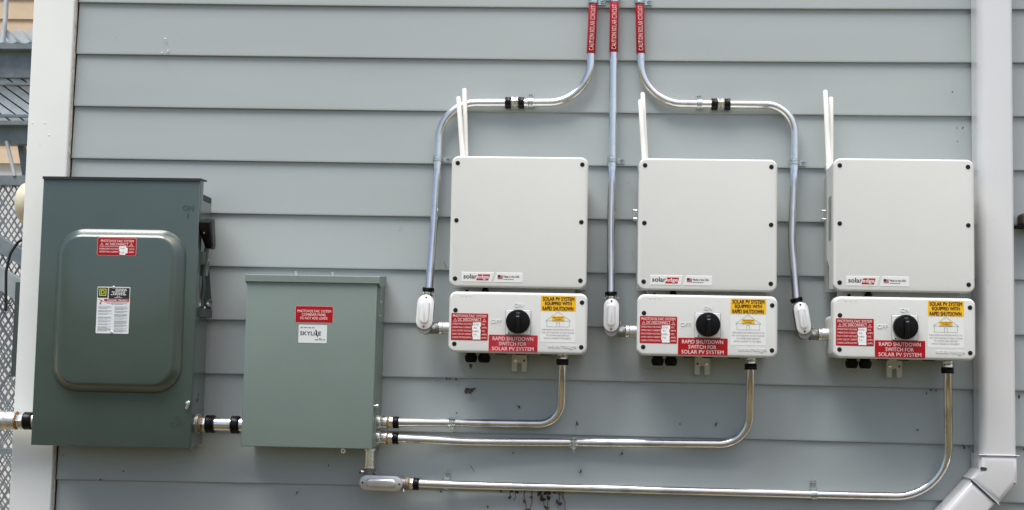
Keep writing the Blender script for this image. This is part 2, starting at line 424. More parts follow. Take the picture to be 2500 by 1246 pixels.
# raised door panel: pressed steel with sloping shoulders
cx, cz = (-1.4545 - 1.0950) / 2, (1.4690 + 1.9160) / 2
w_, h_ = .3595, .447
EY = FY - .029
b = MB(); prism(b, rrect(cx, cz, w_, h_, .075, 10), FY + .001, EY, slope=[(.0004, FY - .001), (.0025, FY - .005), (.0050, FY - .0085), (.0190, EY + .0045), (.0220, EY + .0022), (.0250, EY + .0007), (.0285, EY)], back=False)
emb = build('raised_panel', b, 'darkgreen', cov, 60)
M['emboss_dark'] = mat('raised_enamel_lettering', (.045, .068, .062), .3)
b = MB(); c = P(460, 508, -FY); text(b, 'ON', c.x - .015, c.x + .015, c.z - .007, c.z + .007, FY - .0012, .012)
text(b, 'I', c.x - .0015, c.x + .0015, c.z - .028, c.z - .014, FY - .0012, .012); build('on_lettering', b, 'emboss_dark', cov, 0, flat=True)
b = MB(); c = P(433, 1030, -FY); text(b, 'OFF', c.x - .020, c.x + .020, c.z - .013, c.z + .001, FY - .0012, .012)
text(b, 'O', c.x - .006, c.x + .006, c.z + .006, c.z + .019, FY - .0012, .012)
build('off_lettering', b, 'emboss_dark', cov, 0, flat=True)
c = P(459, 990, -FY); b = MB()
prism(b, rot2(rrect(c.x, c.z, .008, .024, .003), (c.x, c.z), -.3), FY + .001, FY - .006, .002)
lathe(b, (c.x - .001, FY, c.z + .006), (c.x, FY - 1, c.z + .006), [(0, .004), (.009, .004), (.010, .002)], 10)
build('door_latch', b, 'zinc', cov)
# red AC disconnect label
def redlabel(parent, x0, x1, y0, y1, d, lines, worn=False):
    a = P(x0, y0, d); c = P(x1, y1, d); return a, c
a, c = P(239.5, 581, -EY), P(331, 624.5, -EY)
cx_, cz_, w_, h_ = (a.x + c.x) / 2, (a.z + c.z) / 2, c.x - a.x, a.z - c.z
lb = label_plate('warning_label', sw, cx_, cz_, w_, h_, EY, 'red', .004, 'pink')
def fx(u): return cx_ - w_ / 2 + u * w_
def fz(v): return cz_ + h_ / 2 - v * h_
y = EY - .0009; b = MB()
text(b, 'PHOTOVOLTAIC SYSTEM', fx(.08), fx(.94), fz(.24), fz(.10), y, .02)
text(b, 'AC DISCONNECT', fx(.20), fx(.80), fz(.43), fz(.29), y, .02)
triangle(b, fx(.11), fz(.35), w_ * .09, h_ * .17, y, .0007); triangle(b, fx(.88), fz(.36), w_ * .09, h_ * .17, y, .0007)
b.add([(fx(.05), y, fz(.50)), (fx(.96), y, fz(.50)), (fx(.96), y, fz(.482)), (fx(.05), y, fz(.482))], [(0, 1, 2, 3)])
text(b, 'OPERATING VOLTAGE', fx(.05), fx(.56), fz(.68), fz(.58), y, .015); text(b, 'VOLTS', fx(.82), fx(.96), fz(.69), fz(.59), y, .015)
text(b, 'OPERATING CURRENT', fx(.05), fx(.56), fz(.85), fz(.75), y, .015); text(b, 'AMPS', fx(.82), fx(.95), fz(.86), fz(.76), y, .015)
build('lettering', b, 'pinkwhite', lb, 0, flat=True)
b = MB(); prism(b, rot2(rrect(fx(.66), fz(.60), w_ * .18, h_ * .27, .001), (fx(.66), fz(.6)), .04), y, y - .0006)
prism(b, rot2(rrect(fx(.66), fz(.85), w_ * .15, h_ * .24, .001), (fx(.66), fz(.85)), -.05), y, y - .0007)
prism(b, rrect(fx(.75), fz(.72), w_ * .08, h_ * .32, .001), y, y - .0004); tp = build('value_tape', b, 'white', lb)
b = MB(); text(b, '240', fx(.60), fx(.71), fz(.64), fz(.54), y - .0010, .0); text(b, '150', fx(.61), fx(.70), fz(.88), fz(.79), y - .0011, .0)
build('value_print', b, 'greyink', lb, 0, flat=True)
# maker's plate
a, c = P(234, 700, -EY), P(317, 815.5, -EY)
cx_, cz_, w_, h_ = (a.x + c.x) / 2, (a.z + c.z) / 2, .0905, a.z - c.z
cx_ = P(276, 757, -EY).x
lb = label_plate('instruction_plate', sw, cx_, cz_, w_, h_, EY, 'labelgrey', .002)
y = EY - .0009
def rect(mb, u0, u1, v0, v1, yy): mb.add([(fx(u0), yy, fz(v1)), (fx(u1), yy, fz(v1)), (fx(u1), yy, fz(v0)), (fx(u0), yy, fz(v0))], [(0, 1, 2, 3)])
b = MB(); rect(b, .02, .32, .02, .235, y); rect(b, .35, .98, .02, .255, y); build('black_panel', b, 'ink', lb, 0, flat=True)
b = MB(); y2 = y - .0003
def frame(mb, u0, u1, v0, v1, t, yy):
    rect(mb, u0, u1, v0, v0 + t * w_ / h_, yy); rect(mb, u0, u1, v1 - t * w_ / h_, v1, yy)
    rect(mb, u0, u0 + t, v0 + t * w_ / h_, v1 - t * w_ / h_, yy); rect(mb, u1 - t, u1, v0 + t * w_ / h_, v1 - t * w_ / h_, yy)
frame(b, .065, .275, .045, .195, .022, y2)
text(b, 'D', fx(.115), fx(.225), fz(.163), fz(.077), y2, .03); build('square_emblem', b, 'logoyellow', lb, 0, flat=True)
b = MB()
for k, (u0, u1) in enumerate(((.55, .9), (.55, .9), (.44, .86), (.48, .84), (.42, .88), (.6, .7), (.54, .76))):
    dashes(b, fx(u0), fx(u1), fz(.055 + .030 * k), .0018 if k < 5 else .0012, y2, k)
build('white_print', b, 'white', lb, 0, flat=True)
b = MB(); rect(b, .22, .975, .262, .310, y); rect(b, .22, .97, .328, .333, y)
# falling figure pictogram
for p_ in (((.14, .285), (.12, .34), .012), ((.12, .34), (.07, .375), .01), ((.12, .34), (.13, .385), .01), ((.14, .29), (.06, .28), .008), ((.14, .29), (.2, .325), .008)):
    (u0, v0), (u1, v1), t = p_; d_ = Vector((u1 - u0, (v1 - v0) * 1.3)).normalized(); nx_, nz_ = -d_.y * t, d_.x * t * .75
    b.add([(fx(u0 - nx_), y, fz(v0 - nz_)), (fx(u0 + nx_), y, fz(v0 + nz_)), (fx(u1 + nx_), y, fz(v1 + nz_)), (fx(u1 - nx_), y, fz(v1 - nz_))], [(3, 2, 1, 0)])
build('red_print', b, 'logored', lb, 0, flat=True)
b = MB(); text(b, 'DANGER   PELIGRO', fx(.32), fx(.93), fz(.302), fz(.272), y2, .02); build('danger_lettering', b, 'white', lb, 0, flat=True)
b = MB(); b2 = MB(); k = 0
for u0, u1, blocks in ((.05, .46, ((.42, 4), (.51, 3), (.58, 2), (.65, 4), (.725, 3), (.80, 2), (.86, 2), (.90, 4))), (.55, .95, ((.42, 5), (.52, 3), (.59, 4), (.665, 3), (.73, 5), (.82, 3), (.88, 3), (.93, 3)))):
    for v, n in blocks:
        for j in range(n):
            k += 1; dashes(b if (k // 4) % 3 else b2, fx(u0), fx(u1 - (.12 if j == n - 1 else .02 * (k % 2))), fz(v + .0165 * j), .0009, y, k)
dashes(b, fx(.3), fx(.93), fz(.36), .0010, y, 77); dashes(b, fx(.45), fx(.8), fz(.375), .0010, y, 78)
build('fine_print', b, 'greyink', lb, 0, flat=True); build('blue_fine_print', b2, 'blueink', lb, 0, flat=True)
b = MB(); 
for v in (.012, .975): lathe(b, (fx(.49), EY, fz(v)), (fx(.49), EY - 1, fz(v)), [(0, .0042), (.0015, .0040), (.0025, .002)], 14)
pieces('rivet', b, 'zinc', lb)
# operating handle on the right flank
SX = X1 - .006
hb = MB()
def loft(mb, secs):
    n = len(secs[0]); vs = [p for s in secs for p in s]
    fs = [(i * n + k, i * n + (k + 1) % n, (i + 1) * n + (k + 1) % n, (i + 1) * n + k) for i in range(len(secs) - 1) for k in range(n)]
    fs += [tuple(reversed(range(n))), tuple((len(secs) - 1) * n + k for k in range(n))]
    return mb.add(vs, fs)
def qsec(x0, x1, y0, y1, z, c=.003, dz=0):
    pts = [(x0 + c, y0), (x1 - c, y0), (x1, y0 + c), (x1, y1 - c), (x1 - c, y1), (x0 + c, y1), (x0, y1 - c), (x0, y0 + c)]
    return [(x, y, z + (dz if yy_ else 0)) for (x, y), yy_ in zip(pts, (0, 0, 0, 1, 1, 1, 1, 0))]
zt = P(508, 538, .11).z; zb_ = P(512, 608, .11).z
loft(hb, [qsec(SX + .006, SX + .034, -.165, -.105, zt - .012, dz=.016), qsec(SX + .007, SX + .035, -.163, -.100, zt - .026, dz=.008), qsec(SX + .010, SX + .036, -.150, -.092, zt - .050), qsec(SX + .013, SX + .035, -.130, -.085, zb_ + .010), qsec(SX + .015, SX + .032, -.122, -.084, zb_)])
build('handle_grip', hb, 'black', sw, 50)
b = MB(); lathe(b, (SX + .02, -.155, zt - .04), (SX + .02, -1, zt - .044), [(0, .0022), (.004, .0022)], 8); build('grip_screw', b, 'brass', sw)
b = MB()
loft(b, [qsec(SX + .012, SX + .026, -.120, -.098, zb_ + .004), qsec(SX + .006, SX + .022, -.118, -.09, zb_ - .030), qsec(SX + .003, SX + .016, -.116, -.086, zb_ - .075)])
loft(b, [qsec(SX + .001, SX + .020, -.132, -.075, zb_ - .010, .002), qsec(SX + .001, SX + .016, -.132, -.075, zb_ - .045, .002)])
build('handle_arm', b, 'darkgreen', sw)
b = MB(); lathe(b, (SX, -.105, zb_ - .028), (SX + 1, -.105, zb_ - .028), [(0, .009), (.020, .009), (.022, .006)], 8); build('pivot_bolt', b, 'zinc', sw)
b = MB()
zq = P(505, 765, .1).z
extrude(b, [(SX, -.128, zq - .012), (SX + .020, -.128, zq - .012), (SX + .020, -.128, zq + .012), (SX, -.128, zq + .015)], (0, .085, 0))
tube(b, [(SX + .010, -.112, zb_ - .075), (SX + .012, -.108, zb_ - .11), (SX + .007, -.105, zb_ - .14), (SX + .010, -.104, zq + .014)], [.004, .0055, .004, .004], 8)
extrude(b, [(SX, -.050, zb_ - .02), (SX, -.050, zq - .012), (SX + .018, -.050, zq - .012), (SX + .017, -.050, zq + .045), (SX + .008, -.050, zb_ - .05)], (0, .004, 0))
build('handle_bracket', b, 'post', sw)
b = MB(); lathe(b, (SX + .01, -.09, zq + .010), (SX + .01, -.09, zq + 1), [(0, .005), (.006, .005), (.008, .003)], 8)
lathe(b, (SX + .014, -.052, zq + .03), (SX + .014, -1, zq + .03), [(0, .010), (.003, .010), (.003, .006), (.002, .004)], 12)
pieces('linkage_bolt', b, 'zinc', sw)
b = MB()
for zz, r_ in ((975, .010), (966, .007)):
    c = P(490, zz, .08); lathe(b, (SX - .0005, -.085, c.z), (SX + 1, -.085, c.z), [(0, r_), (.0018, r_), (.0022, r_ * .7), (.0008, r_ * .6)], 20)
pieces('knockout', b, 'darkgreen', sw)

# ------------------------------------------------------------------ combiner panel (lighter box)
cb = thing('combiner_box', 'lighter grey green steel combiner box with a flat cover and rain lid', 'panel box', (-.752, -.02, 1.33))
X0, X1, ZB, ZT = -.9345, -.5675, 1.3310, 1.7870
FC = -.128
b = MB(); prism(b, [(X0 + .004, ZB + .004), (X1 - .003, ZB + .004), (X1 - .003, ZT - .002), (X0 + .004, ZT - .002)], -.0005, -.112, .001, 1)
body = build('body', b, 'greygreen', cb)
b = MB(); box(b, X1 - .0040, X1 - .0015, -.100, -.094, ZB + .01, ZT - .02); build('side_flange', b, 'greygreen', body)
b = MB(); prism(b, [(X0, ZB), (X1 - .006, ZB), (X1 - .006, ZT), (X0 + .001, ZT)], -.108, FC, .0025, 3)
cov = build('cover', b, 'greygreen', cb)
b = MB(); xa, xb = X0 - .003, X1 + .001
extrude(b, [(xa, FC - .006, ZT - .006), (xa, FC - .006, ZT + .0115), (xa, FC - .0045, ZT + .0125), (xa, -.001, ZT + .022), (xa, -.001, ZT - .002), (xa, -.100, ZT - .0175), (xa, FC - .004, ZT - .0065)], (xb - xa, 0, 0))
build('rain_lid', b, 'greygreen', cb, 20)
b = MB()
for px in (722, 812):
    c = P(px, 668, .05); lathe(b, (c.x, -.05, ZT + .014), (c.x, -.05, ZT + 1), [(0, .008), (.006, .008), (.006, .005), (.013, .005), (.014, .003)], 8)
pieces('lid_bolt', b, 'zinc', cb)
b = MB(); c = P(914, 991, .1); lathe(b, (X1 - .008, -.118, c.z), (X1 + 1, -.118, c.z), [(0, .003), (.010, .003), (.010, .0055), (.013, .0055), (.0145, .003)], 10)
for yy in (717, 738, 772): 
    c = P(928, yy, .08); lathe(b, (X1 - .004, -.07, c.z), (X1 + 1, -.07, c.z), [(0, .003), (.003, .003), (.004, .0015)], 8)
pieces('cover_screw', b, 'zinc', cb)
c = P(837, 1103, .06); b = MB(); tube(b, [(c.x, -.06, ZB + .005), (c.x, -.06, ZB - .006), (c.x + .002, -.064, ZB - .012)], .0035, 10)
lathe(b, (c.x + .002, -.063, ZB - .010), (c.x + .004, -1.06, ZB - .010), [(0, .007), (.004, .007), (.004, .003), (.001, .003)], 12); build('ground_lug', b, 'zinc', cb)
y = FC - .0009
a, c = P(722.5, 747, -FC), P(812, 789, -FC)
cx_, cz_, w_, h_ = (a.x + c.x) / 2, (a.z + c.z) / 2 , c.x - a.x, (a.z - c.z) * .97
lb = label_plate('warning_label', cb, cx_, cz_, w_, h_, FC, 'red', .003, 'pink')
b = MB(); text(b, 'PHOTOVOLTAIC SYSTEM', fx(.05), fx(.95), fz(.38), fz(.22), y, .015); text(b, 'COMBINER PANEL', fx(.17), fx(.82), fz(.60), fz(.44), y, .015)
text(b, 'DO NOT ADD LOADS', fx(.13), fx(.86), fz(.82), fz(.66), y, .015); build('lettering', b, 'pinkwhite', lb, 0, flat=True)
a, c = P(729.5, 793, -FC), P(797.5, 838.5, -FC)
cx_, cz_, w_, h_ = (a.x + c.x) / 2, (a.z + c.z) / 2, c.x - a.x, a.z - c.z
lb = label_plate('company_sticker', cb, cx_, cz_, w_, h_, FC, 'labelgrey', .003)
b = MB(); text(b, 'SKYLI', fx(.06), fx(.565), fz(.57), fz(.36), y, .025); text(b, 'E', fx(.70), fx(.79), fz(.57), fz(.36), y, .025)
b.add([(fx(u), y, fz(v)) for u, v in ((.59, .22), (.66, .36), (.66, .54), (.62, .44), (.60, .34))], [(4, 3, 2, 1, 0)])
b.add([(fx(u), y, fz(v)) for u, v in ((.60, .42), (.645, .50), (.69, .57), (.675, .69), (.64, .58), (.60, .57))], [(5, 4, 3, 2, 1, 0)])
build('lettering', b, 'ink', lb, 0, flat=True)
b = MB(); dashes(b, fx(.06), fx(.56), fz(.17), .0022, y, 5); dashes(b, fx(.71), fx(.81), fz(.75), .0014, y, 8); dashes(b, fx(.58), fx(.94), fz(.83), .0022, y, 6)
build('fine_print', b, 'greyink', lb, 0, flat=True)

# ------------------------------------------------------------------ inverters: one is built, two are copies
D0 = -.174
def make_inverter():
    t = thing('solar_inverter', '-', 'inverter', (0, 0, 0), 'white inverters hung in a row')
    W_, H_ = .3705, .3560              # local x 0..W_, z 0..H_
    b = MB(); prism(b, rrect(W_ / 2, H_ / 2, W_, H_, .020, 8), -.158, D0, .0055, 5); fc = build('front_cover', b, 'powder', t)
    b = MB(); ln = rrect(W_ / 2, H_ / 2, W_ - .012, H_ - .012, .016, 8)
    # shell: side profile with the stepped lower half
    b = MB(); x0, x1 = .004, W_ - .004
    prof = [(-.160, .006), (-.160, H_ - .008), (-.060, H_ - .014), (-.048, H_ - .030), (-.048, .095), (-.085, .070), (-.085, .010)]
    extrude(b, [(x0, y, z) for y, z in prof], (x1 - x0, 0, 0)); sh = build('housing', b, 'powder2', t)
    b = MB(); 
    for k in range(22): z = H_ - .095 - k * .0055; b.add([(x0 - .0006, -.075, z), (x0 - .0006, -.118, z), (x0 - .0006, -.118, z - .0032), (x0 - .0006, -.075, z - .0032)], [(0, 1, 2, 3)])
    build('rating_label', b, 'greyink', sh, 0, flat=True)
    b = MB(); box(b, .001, W_ - .001, -.049, -.018, .004, H_ - .035)
    for k in range(34): 
        x = .010 + k * (W_ - .0225) / 33; box(b, x, x + .0022, -.017, -.006, .010, H_ - .040)
    build('heat_sink', b, 'heatsink', t)
    b = MB()
    for z in (.205, .228): lathe(b, (.012, -.035, z), (-1, -.035, z), [(0, .0045), (.014, .0045), (.014, .0052), (.021, .0052), (.0225, .003)], 10)
    lathe(b, (.012, -.03, H_ - .035), (.012, -.03, 1), [(0, .010), (.02, .010), (.02, .013), (.034, .013), (.036, .009)], 12)
    pieces('side_connector', b, 'zinc', t)
    b = MB()
    for x, z in ((.0165, H_ - .020), (W_ - .0165, H_ - .020), (.0165, H_ * .505), (W_ - .0165, H_ * .505), (.0165, .022), (W_ - .0165, .022)): 
        cover_screw(b, x, D0, z)
        q = build('cover_screw', b, 'screw', fc); b = MB()
    y = D0 - .0009
    # badge: two raised plates with slanted joint
    z0, z1 = .014, .040
    b = MB(); prism(b, [(.034, z0), (.115, z0), (.122, z1), (.034, z1)], D0 + .001, D0 - .0006, .0004, 1)
    prism(b, [(.122, z0), (.199, z0), (.199, z1), (.129, z1)], D0 + .001, D0 - .0006, .0004, 1); bd = build('badge', b, 'badge', fc)
    b = MB(); text(b, 'solar', .0395, .0755, .0228, .0352, y, .035); build('badge_lettering', b, 'ink', fc, 0, flat=True)
    b = MB(); b.add([(.0735, y, .0185), (.1065, y, .0185), (.1110, y, .0345), (.0785, y, .0345)], [(0, 1, 2, 3)]); build('badge_red_field', b, 'logored', fc, 0, flat=True)
    b = MB(); text(b, 'edge', .0765, .1075, .0200, .0330, y - .0004, .02); build('badge_white_lettering', b, 'white', fc, 0, flat=True)
    b = MB(); text(b, 'Made in the USA', .1475, .1900, .0270, .0325, y, .03); dashes(b, .1475, .1750, .0215, .0016, y, 3); build('origin_lettering', b, 'ink', fc, 0, flat=True)
    b = MB()
    for k in range(7): b.add([(.1315, y, .0225 + k * .00155), (.1452, y, .0225 + k * .00155), (.1452, y, .0234 + k * .00155), (.1315, y, .0234 + k * .00155)], [(0, 1, 2, 3)])
    build('flag_stripes', b, 'flagred', fc, 0, flat=True)
    b = MB(); b.add([(.1315, y - .0003, .0275), (.1385, y - .0003, .0275), (.1385, y - .0003, .0335), (.1315, y - .0003, .0335)], [(0, 1, 2, 3)]); build('flag_canton', b, 'flagblue', fc, 0, flat=True)
    # neck between the inverter and the switch below
    b = MB(); box(b, .030, W_ - .032, -.140, -.060, -.014, .0055)
    box(b, .178, .196, -.150, -.1405, -.0035, .0055); build('lower_neck', b, 'powder2', t)
    b = MB(); lathe(b, (.097, -.148, -.014), (.097, -.148, 1), [(0, .010), (.008, .010), (.010, .007), (.020, .007)], 12)
    build('cable_gland', b, 'blackmatte', t)
    b = MB(); box(b, .043, .051, -.1425, -.1405, -.012, -.006); build('neck_slot', b, 'blackmatte', t)
    return t
inv0 = make_inverter()
inv_pos = [(-.3722, 1.7732), (.1342, 1.7735), (.6530, 1.7800)]
inv_lab = ['white inverter at the left of the row, beside the combiner box', 'white inverter in the middle of the row, under the loop of conduit', 'white inverter at the right of the row, next to the downspout']
# antennas: px of foot and tip for each inverter
ant = [(((1130, 384), (1119, 236)), ((1137, 384), (1134, 216))), (((1573, 388), (1563, 243)), ((1576, 388), (1569, 226))), (((2023, 388), (2015, 220)), ((2028, 388), (2029, 237)))]
invs = [inv0, copy_tree(inv0), copy_tree(inv0)]
for i, (x, z) in enumerate(inv_pos):
    o = invs[i]
    o.location = (x, 0, z); o['label'] = inv_lab[i]; ORI[o] = Vector((x, 0, z))
    for (a, c), dd in zip(ant[i], (.045, .030)):
        A = P(*a, dd); B = P(*c, dd); dr = (A - B).normalized(); A = A + dr * .03
        L = (A - B).length; b = MB()
        lathe(b, A, B, [(0, .0085), (.014, .0085), (.018, .0074), (L * .5, .0072), (L - .004, .0064), (L - .001, .0050), (L, .002)], 16)
        build('antenna', b, 'rod', o)

# ------------------------------------------------------------------ rapid shutdown switch boxes
def make_switch():
    t = thing('shutdown_switch', '-', 'switch box', (0, 0, 0), 'white switch boxes under the inverters')
    W_, H_ = .3720, .1640
    b = MB(); prism(b, rrect(W_ / 2, H_ / 2, W_, H_, .0195, 8), -.135, D0, .0075, 6); fc = build('front_cover', b, 'powder', t)
    b = MB(); prism(b, rrect(W_ / 2, H_ / 2 - .022, W_ - .010, H_ - .052, .012, 5), -.012, -.1355, .004, 3); build('housing', b, 'powder2', t)
    for x, z in ((.0175, H_ - .051), (.0165, .0225), (W_ - .0150, H_ - .0245), (W_ - .0150, .0200)):
        b = MB(); cover_screw(b, x, D0, z); build('cover_screw', b, 'screw', fc)
    y = D0 - .0009
    # DC disconnect label
    global cx_, cz_, w_, h_
    cx_, cz_, w_, h_ = .0565, .0690, .0985, .0715
    lb = label_plate('dc_warning_label', t, cx_, cz_, w_, h_, D0, 'red', .002, 'pink', .0008)
    b = MB(); text(b, 'PHOTOVOLTAIC SYSTEM', fx(.04), fx(.95), fz(.145), fz(.045), y, .02); text(b, 'DC DISCONNECT', fx(.18), fx(.82), fz(.285), fz(.175), y, .02)
    triangle(b, fx(.10), fz(.235), .009, .0085, y, .0007); triangle(b, fx(.90), fz(.235), .009, .0085, y, .0007)
    rect(b, .04, .96, .305, .313, y)
    for k, (s1, s2) in enumerate((('OPERATING VOLTAGE', 'VDC'), ('OPERATING CURRENT', 'AMPS'), ('MAX SYSTEM VOLTAGE', 'VDC'), ('SHORT CIRCUIT CURRENT', 'AMPS'), ('CHARGE CONTROLLER MAX', 'AMPS'))):
        v = .365 + .126 * k; text(b, s1, fx(.03), fx(.56), fz(v + .065), fz(v), y, .012); text(b, s2, fx(.83), fx(.83 + .035 * len(s2)), fz(v + .07), fz(v + .005), y, .012)
    build('lettering', b, 'pinkwhite', lb, 0, flat=True)
    b = MB()
    for k in range(4): prism(b, rot2(rrect(fx(.69 + (.01, -.008, .006, 0)[k]), fz(.39 + .126 * k + .02), w_ * .22, h_ * .15, .0006), (fx(.69), fz(.40 + .126 * k)), (.05, -.03, .02, -.02)[k]), y, y - .0004 - .00005 * k)
    prism(b, rrect(fx(.70), fz(.87), w_ * .21, h_ * .20, .0006), y, y - .0003); build('value_tape', b, 'white', lb)
    b = MB()
    for k, s in enumerate(('270', '42', '480', '74')): text(b, s, fx(.60), fx(.60 + .05 * len(s)), fz(.445 + .126 * k), fz(.375 + .126 * k), y - .0008, .0)
    build('value_print', b, 'greyink', lb, 0, flat=True)
    # rapid shutdown label
    cx_, cz_, w_, h_ = .1745, .0265, .1310, .0450
    lb = label_plate('shutdown_label', t, cx_, cz_, w_, h_, D0, 'red', .0015, 'pink', .0007)
    b = MB(); text(b, 'RAPID SHUTDOWN', fx(.08), fx(.91), fz(.33), fz(.11), y, .018); text(b, 'SWITCH FOR', fx(.21), fx(.77), fz(.63), fz(.41), y, .018); text(b, 'SOLAR PV SYSTEM', fx(.07), fx(.92), fz(.93), fz(.71), y, .018)
    build('lettering', b, 'pinkwhite', lb, 0, flat=True)
    # yellow label
    cx_, cz_, w_, h_ = .2940, H_ - .0285, .0935, .0410
    lb = label_plate('yellow_label', t, cx_, cz_, w_, h_, D0, 'yellow', .001)
    b = MB(); text(b, 'SOLAR PV SYSTEM', fx(.05), fx(.95), fz(.32), fz(.07), y, .05); text(b, 'EQUIPPED WITH', fx(.12), fx(.88), fz(.635), fz(.385), y, .05); text(b, 'RAPID SHUTDOWN', fx(.05), fx(.93), fz(.95), fz(.70), y, .05)
    build('lettering', b, 'brown', lb, 0, flat=True)
    # house diagram and instructions
    cz_, h_ = H_ - .0285 - .0205 - .0415, .083
    lb = label_plate('instruction_label', t, cx_, cz_ , w_, h_ - .001, D0, 'badge', .001, t=.0003)
    b = MB(); yy = y
    def line(p, q, th=.0007):
        p = Vector((fx(p[0]), 0, fz(p[1]))); q = Vector((fx(q[0]), 0, fz(q[1]))); d = (q - p).normalized(); n = Vector((-d.z, 0, d.x)) * th / 2
        b.add([(v.x, yy, v.z) for v in (p - n, q - n, q + n, p + n)], [(0, 1, 2, 3)])
    for p, q in (((.14, .31), (.50, .02)), ((.50, .02), (.86, .31)), ((.14, .31), (.86, .31)), ((.18, .31), (.18, .50)), ((.82, .31), (.82, .50)), ((.18, .50), (.82, .50)), ((.46, .36), (.46, .50)), ((.54, .36), (.54, .50)), ((.46, .36), (.54, .36))): line(p, q)
    text(b, 'TURN RAPID SHUTDOWN SWITCH TO', fx(.03), fx(.96), fz(.620), fz(.570), y, .0); text(b, 'THE "OFF" POSITION TO SHUT DOWN', fx(.03), fx(.96), fz(.715), fz(.665), y, .0)
    text(b, 'PV SYSTEM AND REDUCE', fx(.18), fx(.82), fz(.805), fz(.755), y, .0); text(b, 'SHOCK HAZARD IN THE ARRAY', fx(.10), fx(.88), fz(.895), fz(.845), y, .0)
    build('diagram', b, 'greyink', lb, 0, flat=True)
    b = MB(); rect(b, .32, .68, .16, .30, y - .0003); build('diagram_roof_panel', b, 'yellow', lb, 0, flat=True)
    b = MB(); text(b, 'SOLAR ELECTRIC', fx(.35), fx(.65), fz(.215), fz(.180), y - .0006, .01); text(b, 'PV PANELS', fx(.40), fx(.60), fz(.275), fz(.240), y - .0006, .01); build('diagram_lettering', b, 'brown', lb, 0, flat=True)
    # embossed lettering on the cover
    b = MB()
    def relief(s, x0, x1, z0, z1):
        q = MB(); text(q, s, x0, x1, z0, z1, D0, 0.); n = len(q.v)
        b.add([(x, D0 - .0012, z) for x, _, z in q.v], q.f)
        ed = {}
        for f in q.f:
            for a_, c_ in zip(f, f[1:] + f[:1]):
                if (c_, a_) in ed: ed.pop((c_, a_))
                else: ed[(a_, c_)] = 1
        for a_, c_ in ed:
            xa, _, za = q.v[a_]; xc, _, zc = q.v[c_]
            b.add([(xa, D0 - .0012, za), (xc, D0 - .0012, zc), (xc, D0 + .0003, zc), (xa, D0 + .0003, za)], [(3, 2, 1, 0)])
    relief('ON', .176, .198, .1245, .1345); relief('OFF', .1145, .1415, .0800, .0905); relief('solaredge', .268, .343, .0145, .0275)
    for k in range(3): lathe(b, (.033 + k * .0125, D0 + .001, H_ - .0105), (.033 + k * .0125, -1, H_ - .0105), [(0, .0022), (.0018, .0018), (.0022, .0006)], 8)
    build('embossed_lettering', b, 'raised', fc, 0, flat=True)
    # rotary switch
    kx, kz = .1870, .0845
    b = MB(); prism(b, rrect(kx, kz - .001, .0660, .0655, .002, 2), D0 + .001, D0 - .003, .001, 1); bz = build('switch_plate', b, 'badge', t)
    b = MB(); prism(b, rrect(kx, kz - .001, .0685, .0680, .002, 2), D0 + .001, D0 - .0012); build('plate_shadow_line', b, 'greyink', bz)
    b = MB(); prism(b, circ(kx, kz + .0005, .0325, 48), D0 - .003, D0 - .018, .003, 3); kn = build('rotary_knob', b, 'black', t)
    b = MB(); prism(b, rrect(kx, kz - .005, .0115, .0480, .003, 3), D0 - .018, D0 - .033, .002, 2); build('knob_grip', b, 'black', kn)
    b = MB(); text(b, 'ON', kx - .0045, kx + .0045, kz + .0215, kz + .0255, D0 - .0186, .0)
    b.add([(kx - .0042, D0 - .0336, kz + .0125), (kx + .0042, D0 - .0336, kz + .0125), (kx + .0042, D0 - .0336, kz + .0150), (kx - .0042, D0 - .0336, kz + .0150)], [(0, 1, 2, 3)]); build('knob_marking', b, 'greyink', kn, 0, flat=True)
    b = MB(); prism(b, rrect(kx - .025, kz - .030, .004, .003, .001, 2), D0 - .002, D0 - .0045); build('lock_tab', b, 'ink', bz)
    # underside: two glands, blanking plugs
    for xg in (.058, .094):
        b = MB(); lathe(b, (xg, -.120, .004), (xg, -.120, -1), [(0, .0135), (.010, .0135), (.011, .0170), (.019, .0172), (.027, .0150), (.030, .0120)], 12); build('cable_gland', b, 'blackmatte', t)
    for xg in (.140, .192, .262):
        b = MB(); lathe(b, (xg, -.125, .003), (xg, -.125, -1), [(0, .0165), (.0045, .0165), (.0060, .0140)], 18); build('blanking_plug', b, 'blackmatte', t)
    return t
sw0 = make_switch()
sw_pos = [(-.3700, 1.5970), (.1352, 1.5985), (.6530, 1.6020)]
sw_lab = ['white shutdown switch box under the left inverter, its lower red label faded', 'white shutdown switch box under the middle inverter', 'white shutdown switch box under the right inverter, near the downspout']
sws = [sw0, copy_tree(sw0), copy_tree(sw0)]
